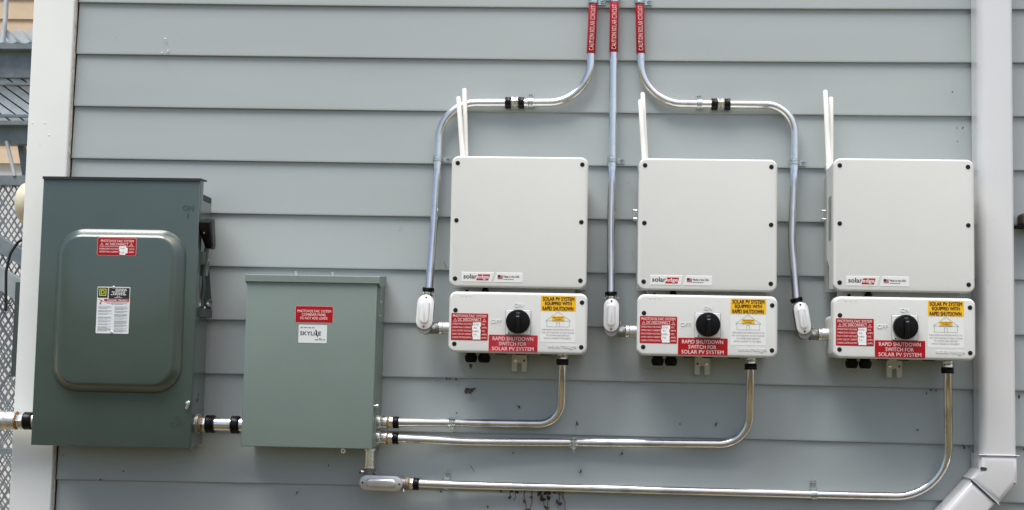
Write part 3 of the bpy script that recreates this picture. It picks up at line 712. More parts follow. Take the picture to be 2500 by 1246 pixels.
for i, (x, z) in enumerate(sw_pos):
    o = sws[i]
    o.location = (x, 0, z); o['label'] = sw_lab[i]; ORI[o] = Vector((x, 0, z))
    # mounting bracket with its notch, screw on one side
    kx, zt, zb_ = x + (.186, .185, .190)[i], z + .006, z - .048
    b = MB(); hw = .021
    prism(b, [(kx - hw, zb_ + .003), (kx - hw + .003, zb_), (kx - .0065, zb_), (kx - .0065, zb_ + .020), (kx - .004, zb_ + .024), (kx + .004, zb_ + .024), (kx + .0065, zb_ + .020), (kx + .0065, zb_), (kx + hw - .003, zb_), (kx + hw, zb_ + .003), (kx + hw, zt - .012), (kx + hw - .008, zt), (kx - hw + .008, zt), (kx - hw, zt - .012)], -.030, -.034, .0006, 1)
    box(b, kx - .014, kx + .014, -.0305, -.012, z - .020, z - .010)
    br = build('mounting_bracket', b, 'powder2', o)
    s = -1 if i != 1 else 1
    b = MB(); lathe(b, (kx + s * .012, -.033, zb_ + .030), (kx + s * .012, -1, zb_ + .030), [(0, .0055), (.003, .0050), (.004, .003)], 12); build('bracket_screw', b, 'zinc', br)
    b = MB(); prism(b, circ(kx - s * .013, zb_ + .030, .0028, 12), -.033, -.0345); build('bracket_hole', b, 'gap', br)
    # tag or wire hanging below the glands
    gx_ = x + .058; b = MB()
    if i == 0:
        prism(b, [(gx_ - .0045, z - .030), (gx_ - .0045, z - .036), (gx_, z - .045), (gx_ + .004, z - .036), (gx_ + .004, z - .030)], -.119, -.121); build('hanging_tag', b, 'leaf', o)
    else:
        tube(b, fillet([(gx_ - .01, -.12, z - .028), (gx_ - .004, -.12, z - .038), (gx_ + .003, -.12, z - .030), (gx_ + .009, -.12, z - .043), (gx_ + .016, -.12, z - .028)], [.006] * 3, 6), .0007 if i == 1 else .0009, 6); build('loose_wire', b, 'brass', o)
for o in list(sw0.children):
    if o.name.startswith('shutdown_label'): o.data = o.data.copy(); o.data.materials[0] = M['redworn']

# ------------------------------------------------------------------ conduits
RP = .0117
def nut(parent, a, b_, length=.017, r=.0172, name='compression_nut', m='black'):
    mb = MB(); d = (Vector(b_) - Vector(a)).normalized()
    lathe(mb, a, b_, [(0, RP + .001), (.0006, r * .93), (.003, r), (.006, r * .97), (length - .006, r * .95), (length - .003, r), (length - .0006, r * .93), (length, RP + .001)], 14)
    return build(name, mb, m, parent, 30)
def hub(parent, a, b_, prof, m='zinc', name='connector', seg=18):
    mb = MB(); lathe(mb, a, b_, prof, seg); return build(name, mb, m, parent, 30)
def strap(parent, c, along, side, r=RP, kind='one_hole', tab=.030):
    """c: centre of pipe, along: unit vec of the pipe, side: unit vec of the tab (in wall plane)"""
    c = Vector(c); along = Vector(along).normalized(); side = Vector(side).normalized(); out = Vector((0, -1, 0)); w2 = .0078
    ro = r + .0026; sec = []
    yb = -.0015 - c.y                      # distance from the pipe centre back to the wall, along +y is positive
    depth_back = -c.y - .0005
    prof = []                               # (side, out)
    prof.append((-ro, -min(depth_back, .012)))
    for k in range(0, 13):
        a = math.pi - math.pi * k / 12; prof.append((ro * math.cos(a), ro * math.sin(a)))
    prof.append((ro, -depth_back + .0022)); prof.append((ro + tab - .010, -depth_back + .0022))
    th = []
    for i, (s_, o_) in enumerate(prof):
        th.append((s_, o_))
    inner = []
    for (s_, o_) in prof: inner.append((s_, o_))
    mb = MB(); t_ = .0016
    # offset inward
    ins = []
    for i, (s_, o_) in enumerate(prof):
        a = Vector(prof[max(0, i - 1)]); b_ = Vector(prof[min(len(prof) - 1, i + 1)]); d = (b_ - a).normalized(); n = Vector((d.y, -d.x)); ins.append((s_ + n.x * t_, o_ + n.y * t_))
    loop = prof + ins[::-1]
    extrude(mb, [c + side * s_ + out * o_ - along * w2 for s_, o_ in loop], along * (2 * w2))
    # ribs pressed in the saddle
    for q in (-.5, .5):
        pr = [c + side * ((ro + .0004) * math.cos(math.pi * (.15 + .7 * k / 8))) + out * ((ro + .0004) * math.sin(math.pi * (.15 + .7 * k / 8))) + along * (w2 * q) for k in range(9)]
        tube(mb, pr, .0012, 6)
    st = build('strap', mb, 'zincgreen', parent, 30)
    sc = c + side * (ro + tab * .42) + out * (-depth_back + .0022)
    mb = MB(); lathe(mb, sc, sc + out, [(0, .0058), (.0022, .0055), (.0034, .0040), (.0022, .0014)], 6); build('strap_screw', mb, 'castdark', st)
    return st
def clamp(parent, c, along):
    c = Vector(c); along = Vector(along).normalized(); up = Vector((0, 0, 1)); out = Vector((0, -1, 0)); mb = MB()
    ring = [c + up * ((RP + .0012) * math.sin(a)) + out * ((RP + .0012) * math.cos(a)) for a in [R(-80 + 25 * k) for k in range(12)]]
    for q in (-.0055, .0055): tube(mb, [p + along * q for p in ring], .0020, 6)
    box(mb, c.x - .009, c.x + .009, c.y - RP - .0035, c.y + .010, c.z + RP - .001, c.z + RP + .0028)
    box(mb, c.x - .009, c.x + .009, c.y - RP - .0035, c.y + .010, c.z - RP - .0028, c.z - RP + .001)
    o = build('clamp', mb, 'zincgreen', parent, 30)
    mb = MB(); tube(mb, [c + out * (RP + .003) + up * (RP + .004), c + out * (RP + .003) - up * (RP + .013)], .0022, 8)
    lathe(mb, c + out * (RP + .003) - up * (RP + .002), c + out * (RP + .003) - up, [(0, .0055), (.004, .0055)], 6); build('clamp_bolt', mb, 'zinc', o)
    return o
def coupling(parent, a, b_):
    a = Vector(a); b_ = Vector(b_); d = (b_ - a).normalized(); L = (b_ - a).length
    c_ = hub(parent, a + d * (L * .5 - .010), b_, [(0, .0135), (.001, .0165), (.005, .0168), (.007, .0150), (.013, .0150), (.015, .0168), (.019, .0165), (.020, .0135)], 'zinc', 'coupling', 6)
    nut(parent, a, b_); nut(parent, b_ - d * .017, b_ + d)
def wrap_label(parent, path_fn, s0, s1, r, name='warning_sleeve', txt='CAUTION SOLAR CIRCUIT'):
    """red sleeve along a nearly straight stretch from point s0 (top) to s1 (bottom)"""
    a = Vector(s1); b_ = Vector(s0); d = (b_ - a).normalized(); L = (b_ - a).length; mb = MB()
    tube(mb, [a, a + d * .001, b_ - d * .001, b_], [r + .0004, r + .0009, r + .0009, r + .0004], 28)
    sl_ = build(name, mb, 'redtape', parent, 30)
    side = Vector((0, -1, 0)).cross(d).normalized() * 1      # across the pipe, to the camera's left or right
    if side.x > 0: side = -side                               # text tops point left, reading upward
    q = MB(); rr = r + .0021
    def fn(X, Z):
        ang = Z / rr; out = Vector((0, -1, 0)); out = (out - d * out.dot(d)).normalized()
        return a + d * X + (side * math.sin(ang) + out * math.cos(ang)) * rr
    text(q, txt, L * .05, L * .93, -.0068, .0062, 0, .0, fn=fn)
    build('lettering', q, 'pinkwhite', sl_, 0, flat=True)
def conduit_body(parent, c, ang, w_, h_, port, port_len, y, length_extra=.022, light=True, deep=.045):
    """LB fitting: stadium cover on a deeper cast body. c (x,z) centre of the cover, ang tilt, y front plane"""
    b = MB(); st = rot2(rrect(0, -length_extra * .45, w_ * .88, h_ * .94 + length_extra * .6, w_ * .44, 8), (0, 0), 0)
    st = [(c[0] + x * math.cos(ang) - z * math.sin(ang), c[1] + x * math.sin(ang) + z * math.cos(ang)) for x, z in st]
    prism(b, st, y + deep, y + .0015, slope=[(0, y + .004), (.0005, y + .003)])
    bd = build('conduit_body', b, 'castdark', parent, 50)
    b = MB(); sc = rot2(rrect(c[0], c[1], w_, h_, w_ * .5, 10), c, ang)
    prism(b, sc, y + .0035, y, .0012, 2)
    cv = build('cover', b, 'castlight' if light else 'cast', bd, 40)
    b = MB(); sc = rot2(rrect(c[0], c[1], w_ * .56, h_ * .70, w_ * .28, 10), c, ang)
    prism(b, sc, y + .0005, y - .0035, slope=[(0, y - .0002), (.002, y - .0022), (.0038, y - .0034), (.005, y - .0036)], back=False)
    build('raised_centre', b, 'castlight' if light else 'cast', cv, 50)
    b = MB()
    for s_ in (-1, 1):
        q = Vector((0, s_ * h_ * .425)); x = c[0] - q.y * math.sin(ang); z = c[1] + q.y * math.cos(ang)
        lathe(b, (x, y + .001, z), (x, y - 1, z), [(0, .0028), (.0018, .0026), (.0024, .0014)], 10)
    pieces('cover_screw', b, 'screw', cv)
    return bd

def run(name, label, pts, rads, loc=None):
    W3 = [P(x, y, d) for x, y, d in pts]; loc = loc or W3[-1]
    t = thing(name, label, 'conduit', tuple(loc), 'galvanised conduit runs')
    path = fillet(W3, rads); b = MB(); tube(b, path, RP, 24); build('pipe', b, 'emt', t, 50)
    return t, W3
DW = .0165          # pipe centre off the wall
Rb = .118
# --- left upper run
LBY = .085
tA, W3 = run('conduit', 'left of the three upper conduits, curving over the left inverter to its side', [(1450.5, -60, DW), (1438.5, 251, DW), (1076, 252.5, DW), (1067, 430, DW), (1059, 560, .030), (1047, 712, LBY - .022)], [Rb, .13, .5, .25, .3], P(1047, 712, 0))
wrap_label(tA, None, P(1448.3, 8, DW), P(1442.8, 132, DW), RP)
strap(tA, P(1448.5, 3, DW), (0, 0, 1), (1, 0, 0)); strap(tA, P(1295, 251.5, DW), (1, 0, 0), (0, 0, 1), tab=.022); strap(tA, P(1069.5, 388, DW), (0, 0, 1), (1, 0, 0))
coupling(tA, P(1233, 251.8, DW), P(1280, 251.6, DW))
def lb_side(t, cpx, ang, w_, h_, topc, port_px, end_px, port_y):
    """vertical conduit body with a side port to the right"""
    c = P(*cpx, LBY); bd = conduit_body(t, (c.x, c.z), ang, w_, h_, None, 0, -LBY)
    nc = P(*topc, LBY - .022); d = (Vector((c.x, nc.y, c.z)) - nc).normalized()
    nut(t, nc - d * .004, nc + d, .012, .0172)
    hub(t, nc + d * .007, nc + d, [(0, .0135), (.002, .0150), (.008, .0150), (.016, .0135)], 'zinc')
    b = MB()
    for s_ in (-1, 1):
        q = nc + d * .016 + Vector((s_ * .015, -.004, 0)); lathe(b, q, q + Vector((s_, -.3, .5)), [(0, .0022), (.005, .0022), (.005, .0040), (.008, .0040)], 8)
    pieces('set_screw', b, 'zinc', bd)
    a = P(port_px[0], port_y, LBY - .022); e = P(end_px, port_y, LBY - .022); dx = Vector((1, 0, 0)); L = (e - a).length
    hub(bd, a, a + dx, [(0, .0175), (.003, .0165), (.020, .0160), (.022, .0175)], 'castdark', 'side_port')
    hub(t, a + dx * .0235, a + dx, [(0, .0185), (.0025, .0185), (.0026, .0165), (.005, .0165), (.0052, .0182), (.008, .0182)], 'zinc', 'lock_ring')
    hub(t, a + dx * .0315, a + dx, [(0, .0155), (.003, .0172), (L - .03, .0168), (L - .015, .0168)], 'cast', 'connector')
    b = MB(); q = a + Vector((.010, -.0155, .001)); lathe(b, q, q + Vector((0, -1, 0)), [(0, .0055), (.003, .0055), (.0035, .002)], 8)
    q = a + Vector((.008, -.008, .014)); lathe(b, q, q + Vector((-.2, -.2, 1)), [(0, .0022), (.009, .0022), (.009, .0040), (.012, .0045)], 8); pieces('port_screw', b, 'zinc', bd)
lb_side(tA, (1037.5, 762), R(-3.3), .0465, .0955, (1046, 706), (1052, 0), 1101, 801)
# --- middle run
tB, W3 = run('conduit', 'middle straight vertical conduit coming down between the left and middle inverters', [(1501.5, -60, DW), (1498, 131, DW), (1494.8, 388, DW), (1491.5, 560, .030), (1491.5, 722, LBY - .022)], [.5, .5, .3, .3], P(1491, 722, 0))
wrap_label(tB, None, P(1500, 5, DW), P(1498, 129, DW), RP)
strap(tB, P(1494.8, 391, DW), (0, 0, 1), (1, 0, 0)); strap(tB, P(1500.8, -8, DW), (0, 0, 1), (-1, 0, 0))
lb_side(tB, (1492.5, 769.5), 0, .0420, .0905, (1491.5, 716), (1507, 0), 1560, 809)
# --- right upper run
tC, W3 = run('conduit', 'right of the three upper conduits, curving over the middle inverter to the right one', [(1560.5, -60, DW), (1566.5, 253, DW), (1940.5, 257, DW), (1939, 400, DW), (1933, 590, .030), (1945, 738, LBY - .022)], [Rb, .125, .3, .25, .3], P(1945, 738, 0))
wrap_label(tC, None, P(1561.8, 8, DW), P(1564.2, 132, DW), RP)
strap(tC, P(1561.8, 3, DW), (0, 0, 1), (1, 0, 0)); strap(tC, P(1707, 254.5, DW), (1, 0, 0), (0, 0, 1), tab=.022); strap(tC, P(1939.5, 396, DW), (0, 0, 1), (1, 0, 0))
coupling(tC, P(1736, 255, DW), P(1783, 255.4, DW))
lb_side(tC, (1959.5, 777), R(9.5), .0395, .0870, (1944, 731), (1976, 0), 2031, 816)
# --- lower runs
HD = .062
def drop_fitting(t, px, py0, d):
    a = P(px, py0, d); dn = Vector((0, 0, -1))
    hub(t, a + Vector((0, 0, .004)), a + dn, [(0, .0150), (.004, .0150), (.006, .0135), (.010, .0150), (.016, .0150)], 'zinc')
    nut(t, a + dn * .012, a + dn, .017, .0172)
def panel_hub(t, px, py, d):
    a = P(px, py, d); a.x = -.5705; dx = Vector((1, 0, 0))
    hub(t, a, a + dx, [(0, .0215), (.004, .0215), (.0045, .0185), (.008, .0185), (.010, .0165), (.022, .0185), (.026, .0185)], 'zinc')
    hub(t, a + dx * .0262, a + dx, [(0, .0178), (.0026, .0178)], 'brass', 'sealing_ring')
    hub(t, a + dx * .029, a + dx, [(0, .0150), (.004, .0160), (.010, .0140), (.014, .0140)], 'zinc', 'connector', 6)
    nut(t, a + dx * .042, a + dx, .017, .0170)
tD, W3 = run('conduit', 'lower conduit curving from the left switch box to the upper hub of the combiner box', [(1374, 870, .10), (1372, 925, .055), (1369.5, 1036, .030), (1200, 1034, DW), (1080, 1032, .030), (970, 1031, HD)], [.25, .115, .4, .4, .4], P(1104, 1032, 0))
drop_fitting(tD, 1373.5, 866, .10); panel_hub(tD, 930, 1031, HD); clamp(tD, P(1104, 1032.5, .0265), (1, 0, 0))
tE, W3 = run('conduit', 'lower conduit curving from the middle switch box to the lower hub of the combiner box', [(1833, 880, .10), (1831.5, 940, .055), (1829, 1085, .030), (1400, 1080.5, DW), (1150, 1079, .030), (970, 1070.5, HD)], [.25, .130, .4, .4, .4], P(1400, 1080, 0))
drop_fitting(tE, 1833, 877, .10); panel_hub(tE, 930, 1069.5, HD); clamp(tE, P(1400, 1080.5, .019), (1, 0, 0))
tF, W3 = run('conduit', 'lowest conduit, running from the right switch box to the fitting under the combiner box', [(2313, 889, .10), (2314, 950, .055), (2318, 1215, DW), (1990, 1207.5, DW), (1440, 1192.5, DW), (1150, 1185, .022), (1008, 1180, .045)], [.25, .150, .5, .5, .4, .4], P(1440, 1193, 0))
drop_fitting(tF, 2313, 886, .10)
strap(tF, P(1090, 1183.5, .022), (1, 0, 0), (0, 0, 1), tab=.032); strap(tF, P(1987, 1207.5, DW), (1, 0, 0), (0, 0, 1), tab=.032)
# horizontal conduit body under the combiner box
c = P(930, 1180.5, .068); bd = conduit_body(tF, (c.x, c.z), R(-91), .0410, .1195, None, 0, -.068, .004, False, .040)
a = P(984, 1180.5, .045); dx = Vector((1, 0, -.02)).normalized()
hub(bd, a - dx * .006, a + dx, [(0, .0165), (.014, .0160), (.016, .0180), (.018, .0180)], 'castdark', 'side_port')
hub(tF, a + dx * .0125, a + dx, [(0, .0185), (.0028, .0185)], 'brass', 'sealing_ring')
hub(tF, a + dx * .0155, a + dx, [(0, .0150), (.003, .0160), (.008, .0140), (.014, .0150)], 'zinc', 'connector', 6)
nut(tF, a + dx * .028, a + dx, .017, .0178)
b = MB()
for s_ in (-1, 1):
    q = a + Vector((.002, -.006, s_ * .014)); lathe(b, q, q + Vector((0, -.2, s_)), [(0, .0025), (.004, .0025), (.004, .0045), (.008, .0045)], 8)
a = P(903, 1098, .045); dn = Vector((0, 0, -1)); L = (a - P(903, 1166, .045)).length
hub(tF, a + Vector((0, 0, .004)), a + dn, [(0, .0165), (.007, .0165), (.0075, .0135), (.010, .0135), (.050, .0135), (.0505, .0165), (.055, .0165)], 'zinc', 'nipple', 24)
hub(bd, a + dn * .0515, a + dn, [(0, .0175), (.003, .0165), (.030, .0165)], 'castdark', 'top_port')
for s_ in (-1, 1):
    q = a + dn * .060 + Vector((s_ * .013, -.010, 0)); lathe(b, q, q + Vector((s_, -.4, 0)), [(0, .0022), (.005, .0022), (.005, .0045), (.009, .0045)], 8)
pieces('port_screw', b, 'zinc', bd)
# --- thick nipple between the two boxes
d_ = .070; a = P(484, 1035, d_); a.x = -1.0705; dx = Vector((1, 0, 0))
tG = thing('conduit_nipple', 'short thick conduit joining the dark disconnect box to the combiner box', 'conduit', tuple(a), 'short thick box connections')
RG = .0195
xe = -.9305
b = MB(); tube(b, [a + dx * .02, Vector((xe, a.y, a.z))], RG, 28); build('pipe', b, 'emt', tG, 50)
hub(tG, a, a + dx, [(0, .028), (.004, .028), (.0045, .022), (.0055, .022)], 'cast', 'lock_ring')
hub(tG, a + dx * .0056, a + dx, [(0, .0250), (.003, .0250)], 'brass', 'sealing_ring')
hub(tG, a + dx * .0088, a + dx, [(0, .0225), (.006, .0235), (.012, .0225), (.018, .0215)], 'zinc', 'connector', 8)
def bignut(t, p, q, L=.026):
    mb = MB(); lathe(mb, p, q, [(0, .0200), (.0008, .0240), (.004, .0255), (.008, .0248), (L - .008, .0248), (L - .004, .0255), (L - .0008, .0240), (L, .0200)], 14); build('compression_nut', mb, 'black', t, 30)
q = P(503, 1035, d_); bignut(tG, (q.x, a.y, a.z), (q.x + 1, a.y, a.z)); q = P(565, 1035, d_); bignut(tG, (q.x, a.y, a.z), (q.x + 1, a.y, a.z), .024)
hub(tG, (xe - .0085, a.y, a.z), (0, a.y, a.z), [(0, .021), (.007, .021)], 'zinc', 'connector')
# --- feed entering from the left
a = P(77, 1028, d_); a.x = -1.498; dx = Vector((-1, 0, 0))
tH = thing('conduit_nipple', 'thick conduit feeding the dark disconnect box from the left edge', 'conduit', tuple(a), 'short thick box connections')
hub(tH, a, a + dx, [(0, .0205), (.044, .0205)], 'zinc', 'connector')
a = a + dx * .024
bignut(tH, a + dx * .014, a + dx * 2)
hub(tH, a + dx * .040, a + dx, [(0, .0225), (.008, .0240), (.014, .0225), (.020, .0215)], 'zinc', 'connector', 8)
hub(tH, a + dx * .060, a + dx, [(0, .0255), (.003, .0255)], 'brass', 'sealing_ring')
hub(tH, a + dx * .0632, a + dx, [(0, .0235), (.010, .0255), (.026, .0260), (.030, .0245), (.034, .0262), (.20, .0262)], 'cast', 'elbow_body', 28)

# ------------------------------------------------------------------ downspout
ds = thing('downspout', 'white rectangular metal downspout on the right with an angled elbow at its foot', 'downspout', (1.10, 0, 1.0))
SPD = .082
xl, xr = P(2374, 600, .003).x, 1.1570
def spoly(x0, x1, y0, y1, r=.014, n=5):
    out = []
    for cx, cy, a0 in ((x0 + r, y0 + r, 180), (x1 - r, y0 + r, 270), (x1 - r, y1 - r, 0), (x0 + r, y1 - r, 90)):
        for k in range(n + 1): a = R(a0 + 90 * k / n); out.append((cx + r * math.cos(a), cy + r * math.sin(a)))
    return out
b = MB(); s0 = spoly(xl, xr, -SPD, -.003, .012)
# a shallow fold down both front edges
s0 = [(x, y) for x, y in s0]
s0 = [(xl, -.003)] + [(xl + .020 * (1 - math.cos(R(90 * k / 8))), -.048 - .034 * math.sin(R(90 * k / 8))) for k in range(9)] + [(xr - .013 * (1 - math.sin(R(90 * k / 6))), -.066 - .016 * math.cos(R(90 * k / 6))) for k in range(7)] + [(xr, -.003)]
extrude(b, [(x, y, 1.345) for x, y in s0], (0, 0, 5.5 - 1.345))
build('pipe', b, 'spout', ds, 30)
def pz(x, y): q = P(x, y, SPD + .003); return (q.x, q.z)
ep = [pz(2487.5, 1113), pz(2391, 1111), pz(2392, 1146), pz(2371, 1169), pz(2440, 1232.5), pz(2487.5, 1177)]
b = MB(); prism(b, ep[::1] if sum((ep[i][0] - ep[i - 1][0]) * (ep[i][1] + ep[i - 1][1]) for i in range(6)) < 0 else ep[::-1], -.001, -SPD - .003, .016, 6)
el = build('elbow', b, 'spout', ds, 40)
b = MB(); a, c = Vector(pz(2391, 1111)), Vector(pz(2488, 1113))
prism(b, [(a.x - .001, a.y - .001), (c.x + .001, c.y - .001), (c.x + .001, c.y + .001), (a.x - .001, a.y + .001)], 0, -SPD - .0045, .001, 1)
p1, p2 = Vector(pz(2371, 1169)), Vector(pz(2440, 1232.5)); dd = (p2 - p1).normalized(); nn = Vector((dd.y, -dd.x))
if nn.y > 0: nn = -nn
def strip(mb, off, t, lift):
    A = p1 + nn * off; B = p2 + nn * off
    q = [tuple(A - dd * .001), tuple(A - dd * .001 + nn * t), tuple(B + dd * .001 + nn * t), tuple(B + dd * .001)]
    prism(mb, q, 0, -SPD - lift, .001, 1)
strip(b, -.0010, .0022, .0042)
build('elbow_rim', b, 'spout', el, 40)
b = MB(); c = P(2401, 1145, SPD); prism(b, rot2(rrect(c.x, c.z, .017, .009, .0044), (c.x, c.z), -.1), -SPD + .001, -SPD - .0034); build('slot', b, 'fixture', el)
b = MB(); c = P(2481, 1179, SPD); lathe(b, (c.x - .004, -SPD + .004, c.z), (c.x + .3, -SPD - 1, c.z - .3), [(0, .004), (.006, .004), (.007, .002)], 8); build('elbow_screw', b, 'zinc', el)
b = MB(); A = p1 + dd * .004; B = p2 - dd * .004; far = .75
q = [tuple(A), tuple(A + nn * far), tuple(B + nn * far), tuple(B)]
prism(b, q, -.004, -SPD, .018, 6); build('lower_pipe', b, 'spout', ds, 40)

# ------------------------------------------------------------------ small things on the wall
c = P(2500, 536, .03); b = MB()
prism(b, rrect(c.x + .030, c.z - .001, .078, .037, .010, 5), 0, -.045, .006, 3)
fx_ = thing('wall_box', 'dark brown wall fixture at the right edge beyond the downspout', 'fixture', (c.x + .03, 0, c.z)); build('housing', b, 'fixture', fx_)
b = MB(); prism(b, rrect(c.x + .026, c.z - .021, .10, .006, .002, 2), 0, -.050, .001, 1); build('shade_strip', b, 'blackmatte', fx_)  # black strip standing in for the shadow beneath the fixture
# dead leaf stuck on the siding
def blob(mb, c, r, seed, n=9, fl=.35):
    rnd = random.Random(seed); vs = [c + Vector((0, -.003, 0))]
    for k in range(n):
        a = 2 * math.pi * k / n; q = r * rnd.uniform(.45, 1.25); vs.append(c + Vector((q * math.cos(a), rnd.uniform(-.004, .001), q * fl * math.sin(a) * rnd.uniform(.6, 1.4))))
    vs.append(c + Vector((0, .003, 0)))
    mb.add(vs, [(0, 1 + k, 1 + (k + 1) % n) for k in range(n)] + [(n + 1, 1 + (k + 1) % n, 1 + k) for k in range(n)])
b = MB(); c = P(1147, 952, .006)
blob(b, c, .013, 3, 11, .5); blob(b, c + Vector((.008, -.002, .002)), .009, 5, 9, .5); blob(b, c + Vector((-.010, -.001, -.006)), .008, 8, 8, 1.1); blob(b, c + Vector((.001, -.001, -.008)), .005, 9, 7, 1.3)
single('dead_leaf', b, 'leaf', 'small crumpled brown dead leaf stuck on the siding below the left switch box', 'leaf', tuple(c), smooth=0)
# dried vine remains below the lowest conduit
vt = P(1330, 1230, 0); vine = thing('dried_vine', 'dried brown vine remains clinging to the siding under the lowest conduit', 'vine', tuple(vt))
b = MB(); lf = MB(); rnd = random.Random(12)
for x0, x1, y1 in ((1247, 1246, 1222), (1262, 1256, 1224), (1280, 1286, 1260), (1300, 1293, 1262), (1318, 1330, 1235), (1340, 1338, 1262), (1352, 1376, 1215), (1372, 1384, 1260), (1368, 1362, 1240), (1222, 1224, 1204), (1263, 1264, 1206)):
    n = 6; pts = [P(x0 + (x1 - x0) * k / n + rnd.uniform(-2.5, 2.5), 1196 + (y1 - 1196) * k / n, .004 + rnd.uniform(0, .004)) for k in range(n + 1)]
    tube(b, pts, [.0014 * (1 - .5 * k / n) for k in range(n + 1)], 6)
for x, y, r in ((1245, 1214, 5), (1250, 1200, 4), (1222, 1199, 4), (1263, 1203, 4), (1281, 1226, 5), (1297, 1215, 4), (1293, 1245, 5), (1324, 1218, 9), (1336, 1204, 9), (1340, 1216, 7), (1316, 1206, 6), (1352, 1203, 6), (1336, 1240, 7), (1367, 1230, 7), (1360, 1226, 5), (1285, 1246, 5)):
    blob(lf, P(x + rnd.uniform(-1, 1), y, .006), r / 870, int(x + y), 8, rnd.uniform(.6, 1.3))
build('stem', b, 'vine', vine); pieces('dried_leaf', lf, 'vine', vine, 0)
# specks of dirt
b = MB()
specks = [(2350, 313, 3), (2337, 346, 1.5), (2325, 226, 2), (1268, 993, 5), (1410, 1036, 3), (1408, 1032, 2), (1115, 1008, 3), (1519, 1108, 3), (1418, 1152, 3.5), (245, 1172, 4), (302, 1151, 1.5), (155, 1113, 1.5), (1748, 1037, 2.5), (1660, 1036, 2), (1190, 1237, 3), (1253, 1105, 2), (1080, 1170, 1.5), (1076, 1201, 2.5), (880, 1153, 2.5), (725, 1203, 3.5), (802, 1137, 2), (2262, 961, 3), (2272, 953, 4), (2285, 954, 3), (2240, 1050, 2), (2353, 1092, 4), (2365, 1092, 3), (2487, 966, 4), (2498, 1097, 4), (1090, 925, 3), (1098, 926, 2.5), (1114, 925, 3), (1535, 447, 1.5), (1543, 617, 2), (1578, 900, 1.5), (1900, 1246, 2)]
for x, y, r in specks: blob(b, P(x, y, .0035), r / 1000, int(x * 3 + y), 7, random.Random(int(x)).uniform(.6, 2.0))
pieces('dirt_speck', b, 'leaf', wall, 0)

# ------------------------------------------------------------------ behind the corner: outdoor steel stair and the house next door
DB = -1.15
st = thing('metal_stair', 'grey galvanised outdoor stair with grating treads and mesh panels behind the corner', 'stair', tuple(P(20, 1246, DB) - Vector((0, 0, .6))))
def bar_px(mb, a, b_, th, depth, d=DB):
    """flat bar between two pixels; th thickness in px"""
    A, B = P(*a, d), P(*b_, d); D = (B - A).normalized(); n = Vector((-D.z, 0, D.x)) * (th / 674 / 2)
    extrude(mb, [A - n, B - n, B + n, A + n], (0, depth, 0))
b = MB(); bar_px(b, (-260, 153), (130, 156), 72, .06); bar_px(b, (-260, 111), (130, 113), 14, .12, DB + .04); build('landing_beam', b, 'stair', st)
b = MB(); bar_px(b, (-260, 326), (130, 328), 48, .06); bar_px(b, (-260, 299), (130, 300), 10, .12, DB + .04); build('landing_beam', b, 'stair', st)
b = MB(); bar_px(b, (-260, 438), (130, 441), 24, .06); build('rail_beam', b, 'stair', st)
# open grating of the landing seen from below between the beams
gr = MB()
for k in range(-8, 6): bar_px(gr, (k * 34 - 10, 160), (k * 34 + 215, 322), 17, .02, DB - .02)
build('grating', gr, 'stairlight', st)
gr = MB()
for yy in (203, 281): bar_px(gr, (-260, yy), (130, yy + 2), 6, .02, DB + .01)
pieces('cross_rod', gr, 'stair', st)
gr = MB(); bar_px(gr, (-260, 245), (130, 246), 140, .01, DB - .10); build('grating_gap_shade', gr, 'post', st)  # dark sheet added behind the bars for the shade in the grating gaps
tr = MB()
for k in range(7):
    x = P(-60 + k * 32, 90, DB).x; z = P(0, 103, DB).z
    A = Vector((x, 1.16, z + .050)); B = Vector((x + .045, 1.16, z)); n = Vector((.010, 0, .004)); extrude(tr, [A - n, B - n, B + n, A + n], (0, .25, 0))
build('tread_bar', tr, 'stairlight', st)
b = MB(); tube(b, [P(17, -60, DB), P(14, 40, DB), P(7, 105, DB)], .009, 10); build('baluster', b, 'stairlight', st)
b = MB(); tube(b, [P(16, 345, DB), P(36, 430, DB)], .007, 10); build('baluster', b, 'stairlight', st)
b = MB(); bar_px(b, (46, 335), (62, 436), 14, .03, DB - .07); build('strut', b, 'stair', st)
b = MB(); bar_px(b, (-90, 545), (110, 665), 34, .05, DB + .03); build('stair_stringer', b, 'stair', st)
b = MB(); bar_px(b, (-90, 622), (110, 752), 48, .05, DB + .06); M['stair2'] = mat('lighter_galvanised_steel', (.36, .40, .42), .45, metal=.3, var=.12, vscale=14); build('stair_stringer', b, 'stair2', st)
b = MB(); bar_px(b, (-260, 1102), (130, 1103), 14, .04); build('rail_beam', b, 'stair', st)
def expanded(mb, x0, x1, y0, y1, dx, dy, d, t):
    """zigzag strands of expanded metal; pixels"""
    k = 0; x = x0
    while x <= x1:
        for s_ in (1, -1):
            pts = []; yy = y0; j = 0
            while yy <= y1: pts.append(P(x + (dx / 2 if j % 2 else 0) * s_ + (0 if s_ > 0 else dx), yy, d)); yy += dy / 2; j += 1
            if len(pts) > 1: tube(mb, pts, t, 4, True)
        x += dx
b = MB(); expanded(b, -70, 90, 452, 1100, 26, 44, DB - .02, .0034); build('mesh_panel', b, 'mesh', st)
b = MB(); expanded(b, -70, 90, 452, 1300, 15, 22, DB - 1.1, .0040); build('mesh_panel', b, 'mesh', st)
b = MB(); expanded(b, -70, 90, 700, 1300, 20, 34, DB - .25, .0034); build('mesh_panel', b, 'mesh', st)
b = MB(); c = P(46, 690, -.9); c2 = P(42, 916, -.9); box(b, c2.x - .014, c.x + .012, .88, .93, c2.z, c.z); po = thing('steel_post', 'dark green steel post stub between the stair mesh and the corner board', 'post', (c2.x, .9, c2.z)); build('post', b, 'post', po)
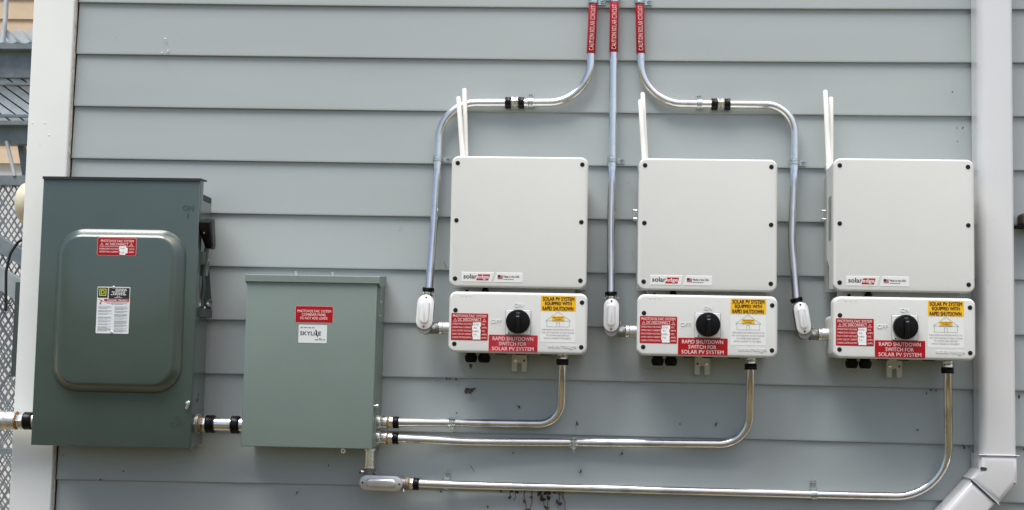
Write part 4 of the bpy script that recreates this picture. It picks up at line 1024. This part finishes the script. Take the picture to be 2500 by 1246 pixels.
b = MB(); box(b, c2.x - .018, c2.x + .020, .87, .94, c2.z - .006, c2.z); build('base_cap', b, 'post', po)
# cream domed fixture on the side wall
c = P(58, 497, -.10); b = MB(); ax = Vector((-1, 0, 0)); s0_ = Vector((-1.624, .10, c.z))
lathe(b, s0_, s0_ + ax, [(0, .062), (.014, .065), (.024, .063), (.038, .059), (.048, .048), (.055, .031), (.058, .012)], 32)
ft = thing('wall_fixture', 'round cream plastic dome on the side wall behind the corner board', 'fixture', tuple(s0_)); build('dome', b, 'cream', ft)
b = MB(); lathe(b, s0_ + Vector((-.001, 0, 0)), s0_ + ax, [(0, .064), (.006, .064), (.008, .060)], 32); build('base_ring', b, 'cream', ft)
b = MB(); tube(b, fillet([P(62, 583, -.5), P(45, 590, -.5), P(25, 620, -.5), P(15, 662, -.5), P(14, 760, -.5)], [.03, .05, .05], 8), .0045, 10); single('hanging_cable', b, 'cable', 'black cable arching out from behind the white corner board', 'cable', tuple(P(25, 620, -.5)))
# the house next door
nh = thing('neighbour_house', 'tan sided house seen through the metal stair', 'house', (-6.4, 9, 0))
b = MB(); box(b, -9.5, -3.3, 6.5, 12, 3.05, 5.9)
for k in range(17): z = 3.05 + k * .16; extrude(b, [(-9.5, 6.5, z), (-9.5, 6.485, z), (-9.5, 6.5, z + .155)], (6.2, 0, 0))
build('upper_wall', b, 'tan', nh, 0)
b = MB(); box(b, -9.5, -3.3, 6.52, 12, 0, 3.05); build('lower_wall', b, 'paleside', nh, 0)
b = MB(); extrude(b, [(-9.9, 6.1, 5.9), (-9.9, 12.4, 5.9), (-9.9, 9.2, 7.7)], (7.0, 0, 0)); build('roof', b, 'roof', nh, 0)
for xw in (-8.2, -5.6):
    b = MB(); box(b, xw, xw + .9, 6.44, 6.485, 3.6, 5.0); wf = build('window', b, 'trim', nh)
    b = MB(); box(b, xw + .08, xw + .82, 6.43, 6.439, 3.68, 4.92); M.setdefault('glass', mat('dark_glass', (.03, .04, .05), .08)); build('pane', b, 'glass', wf)
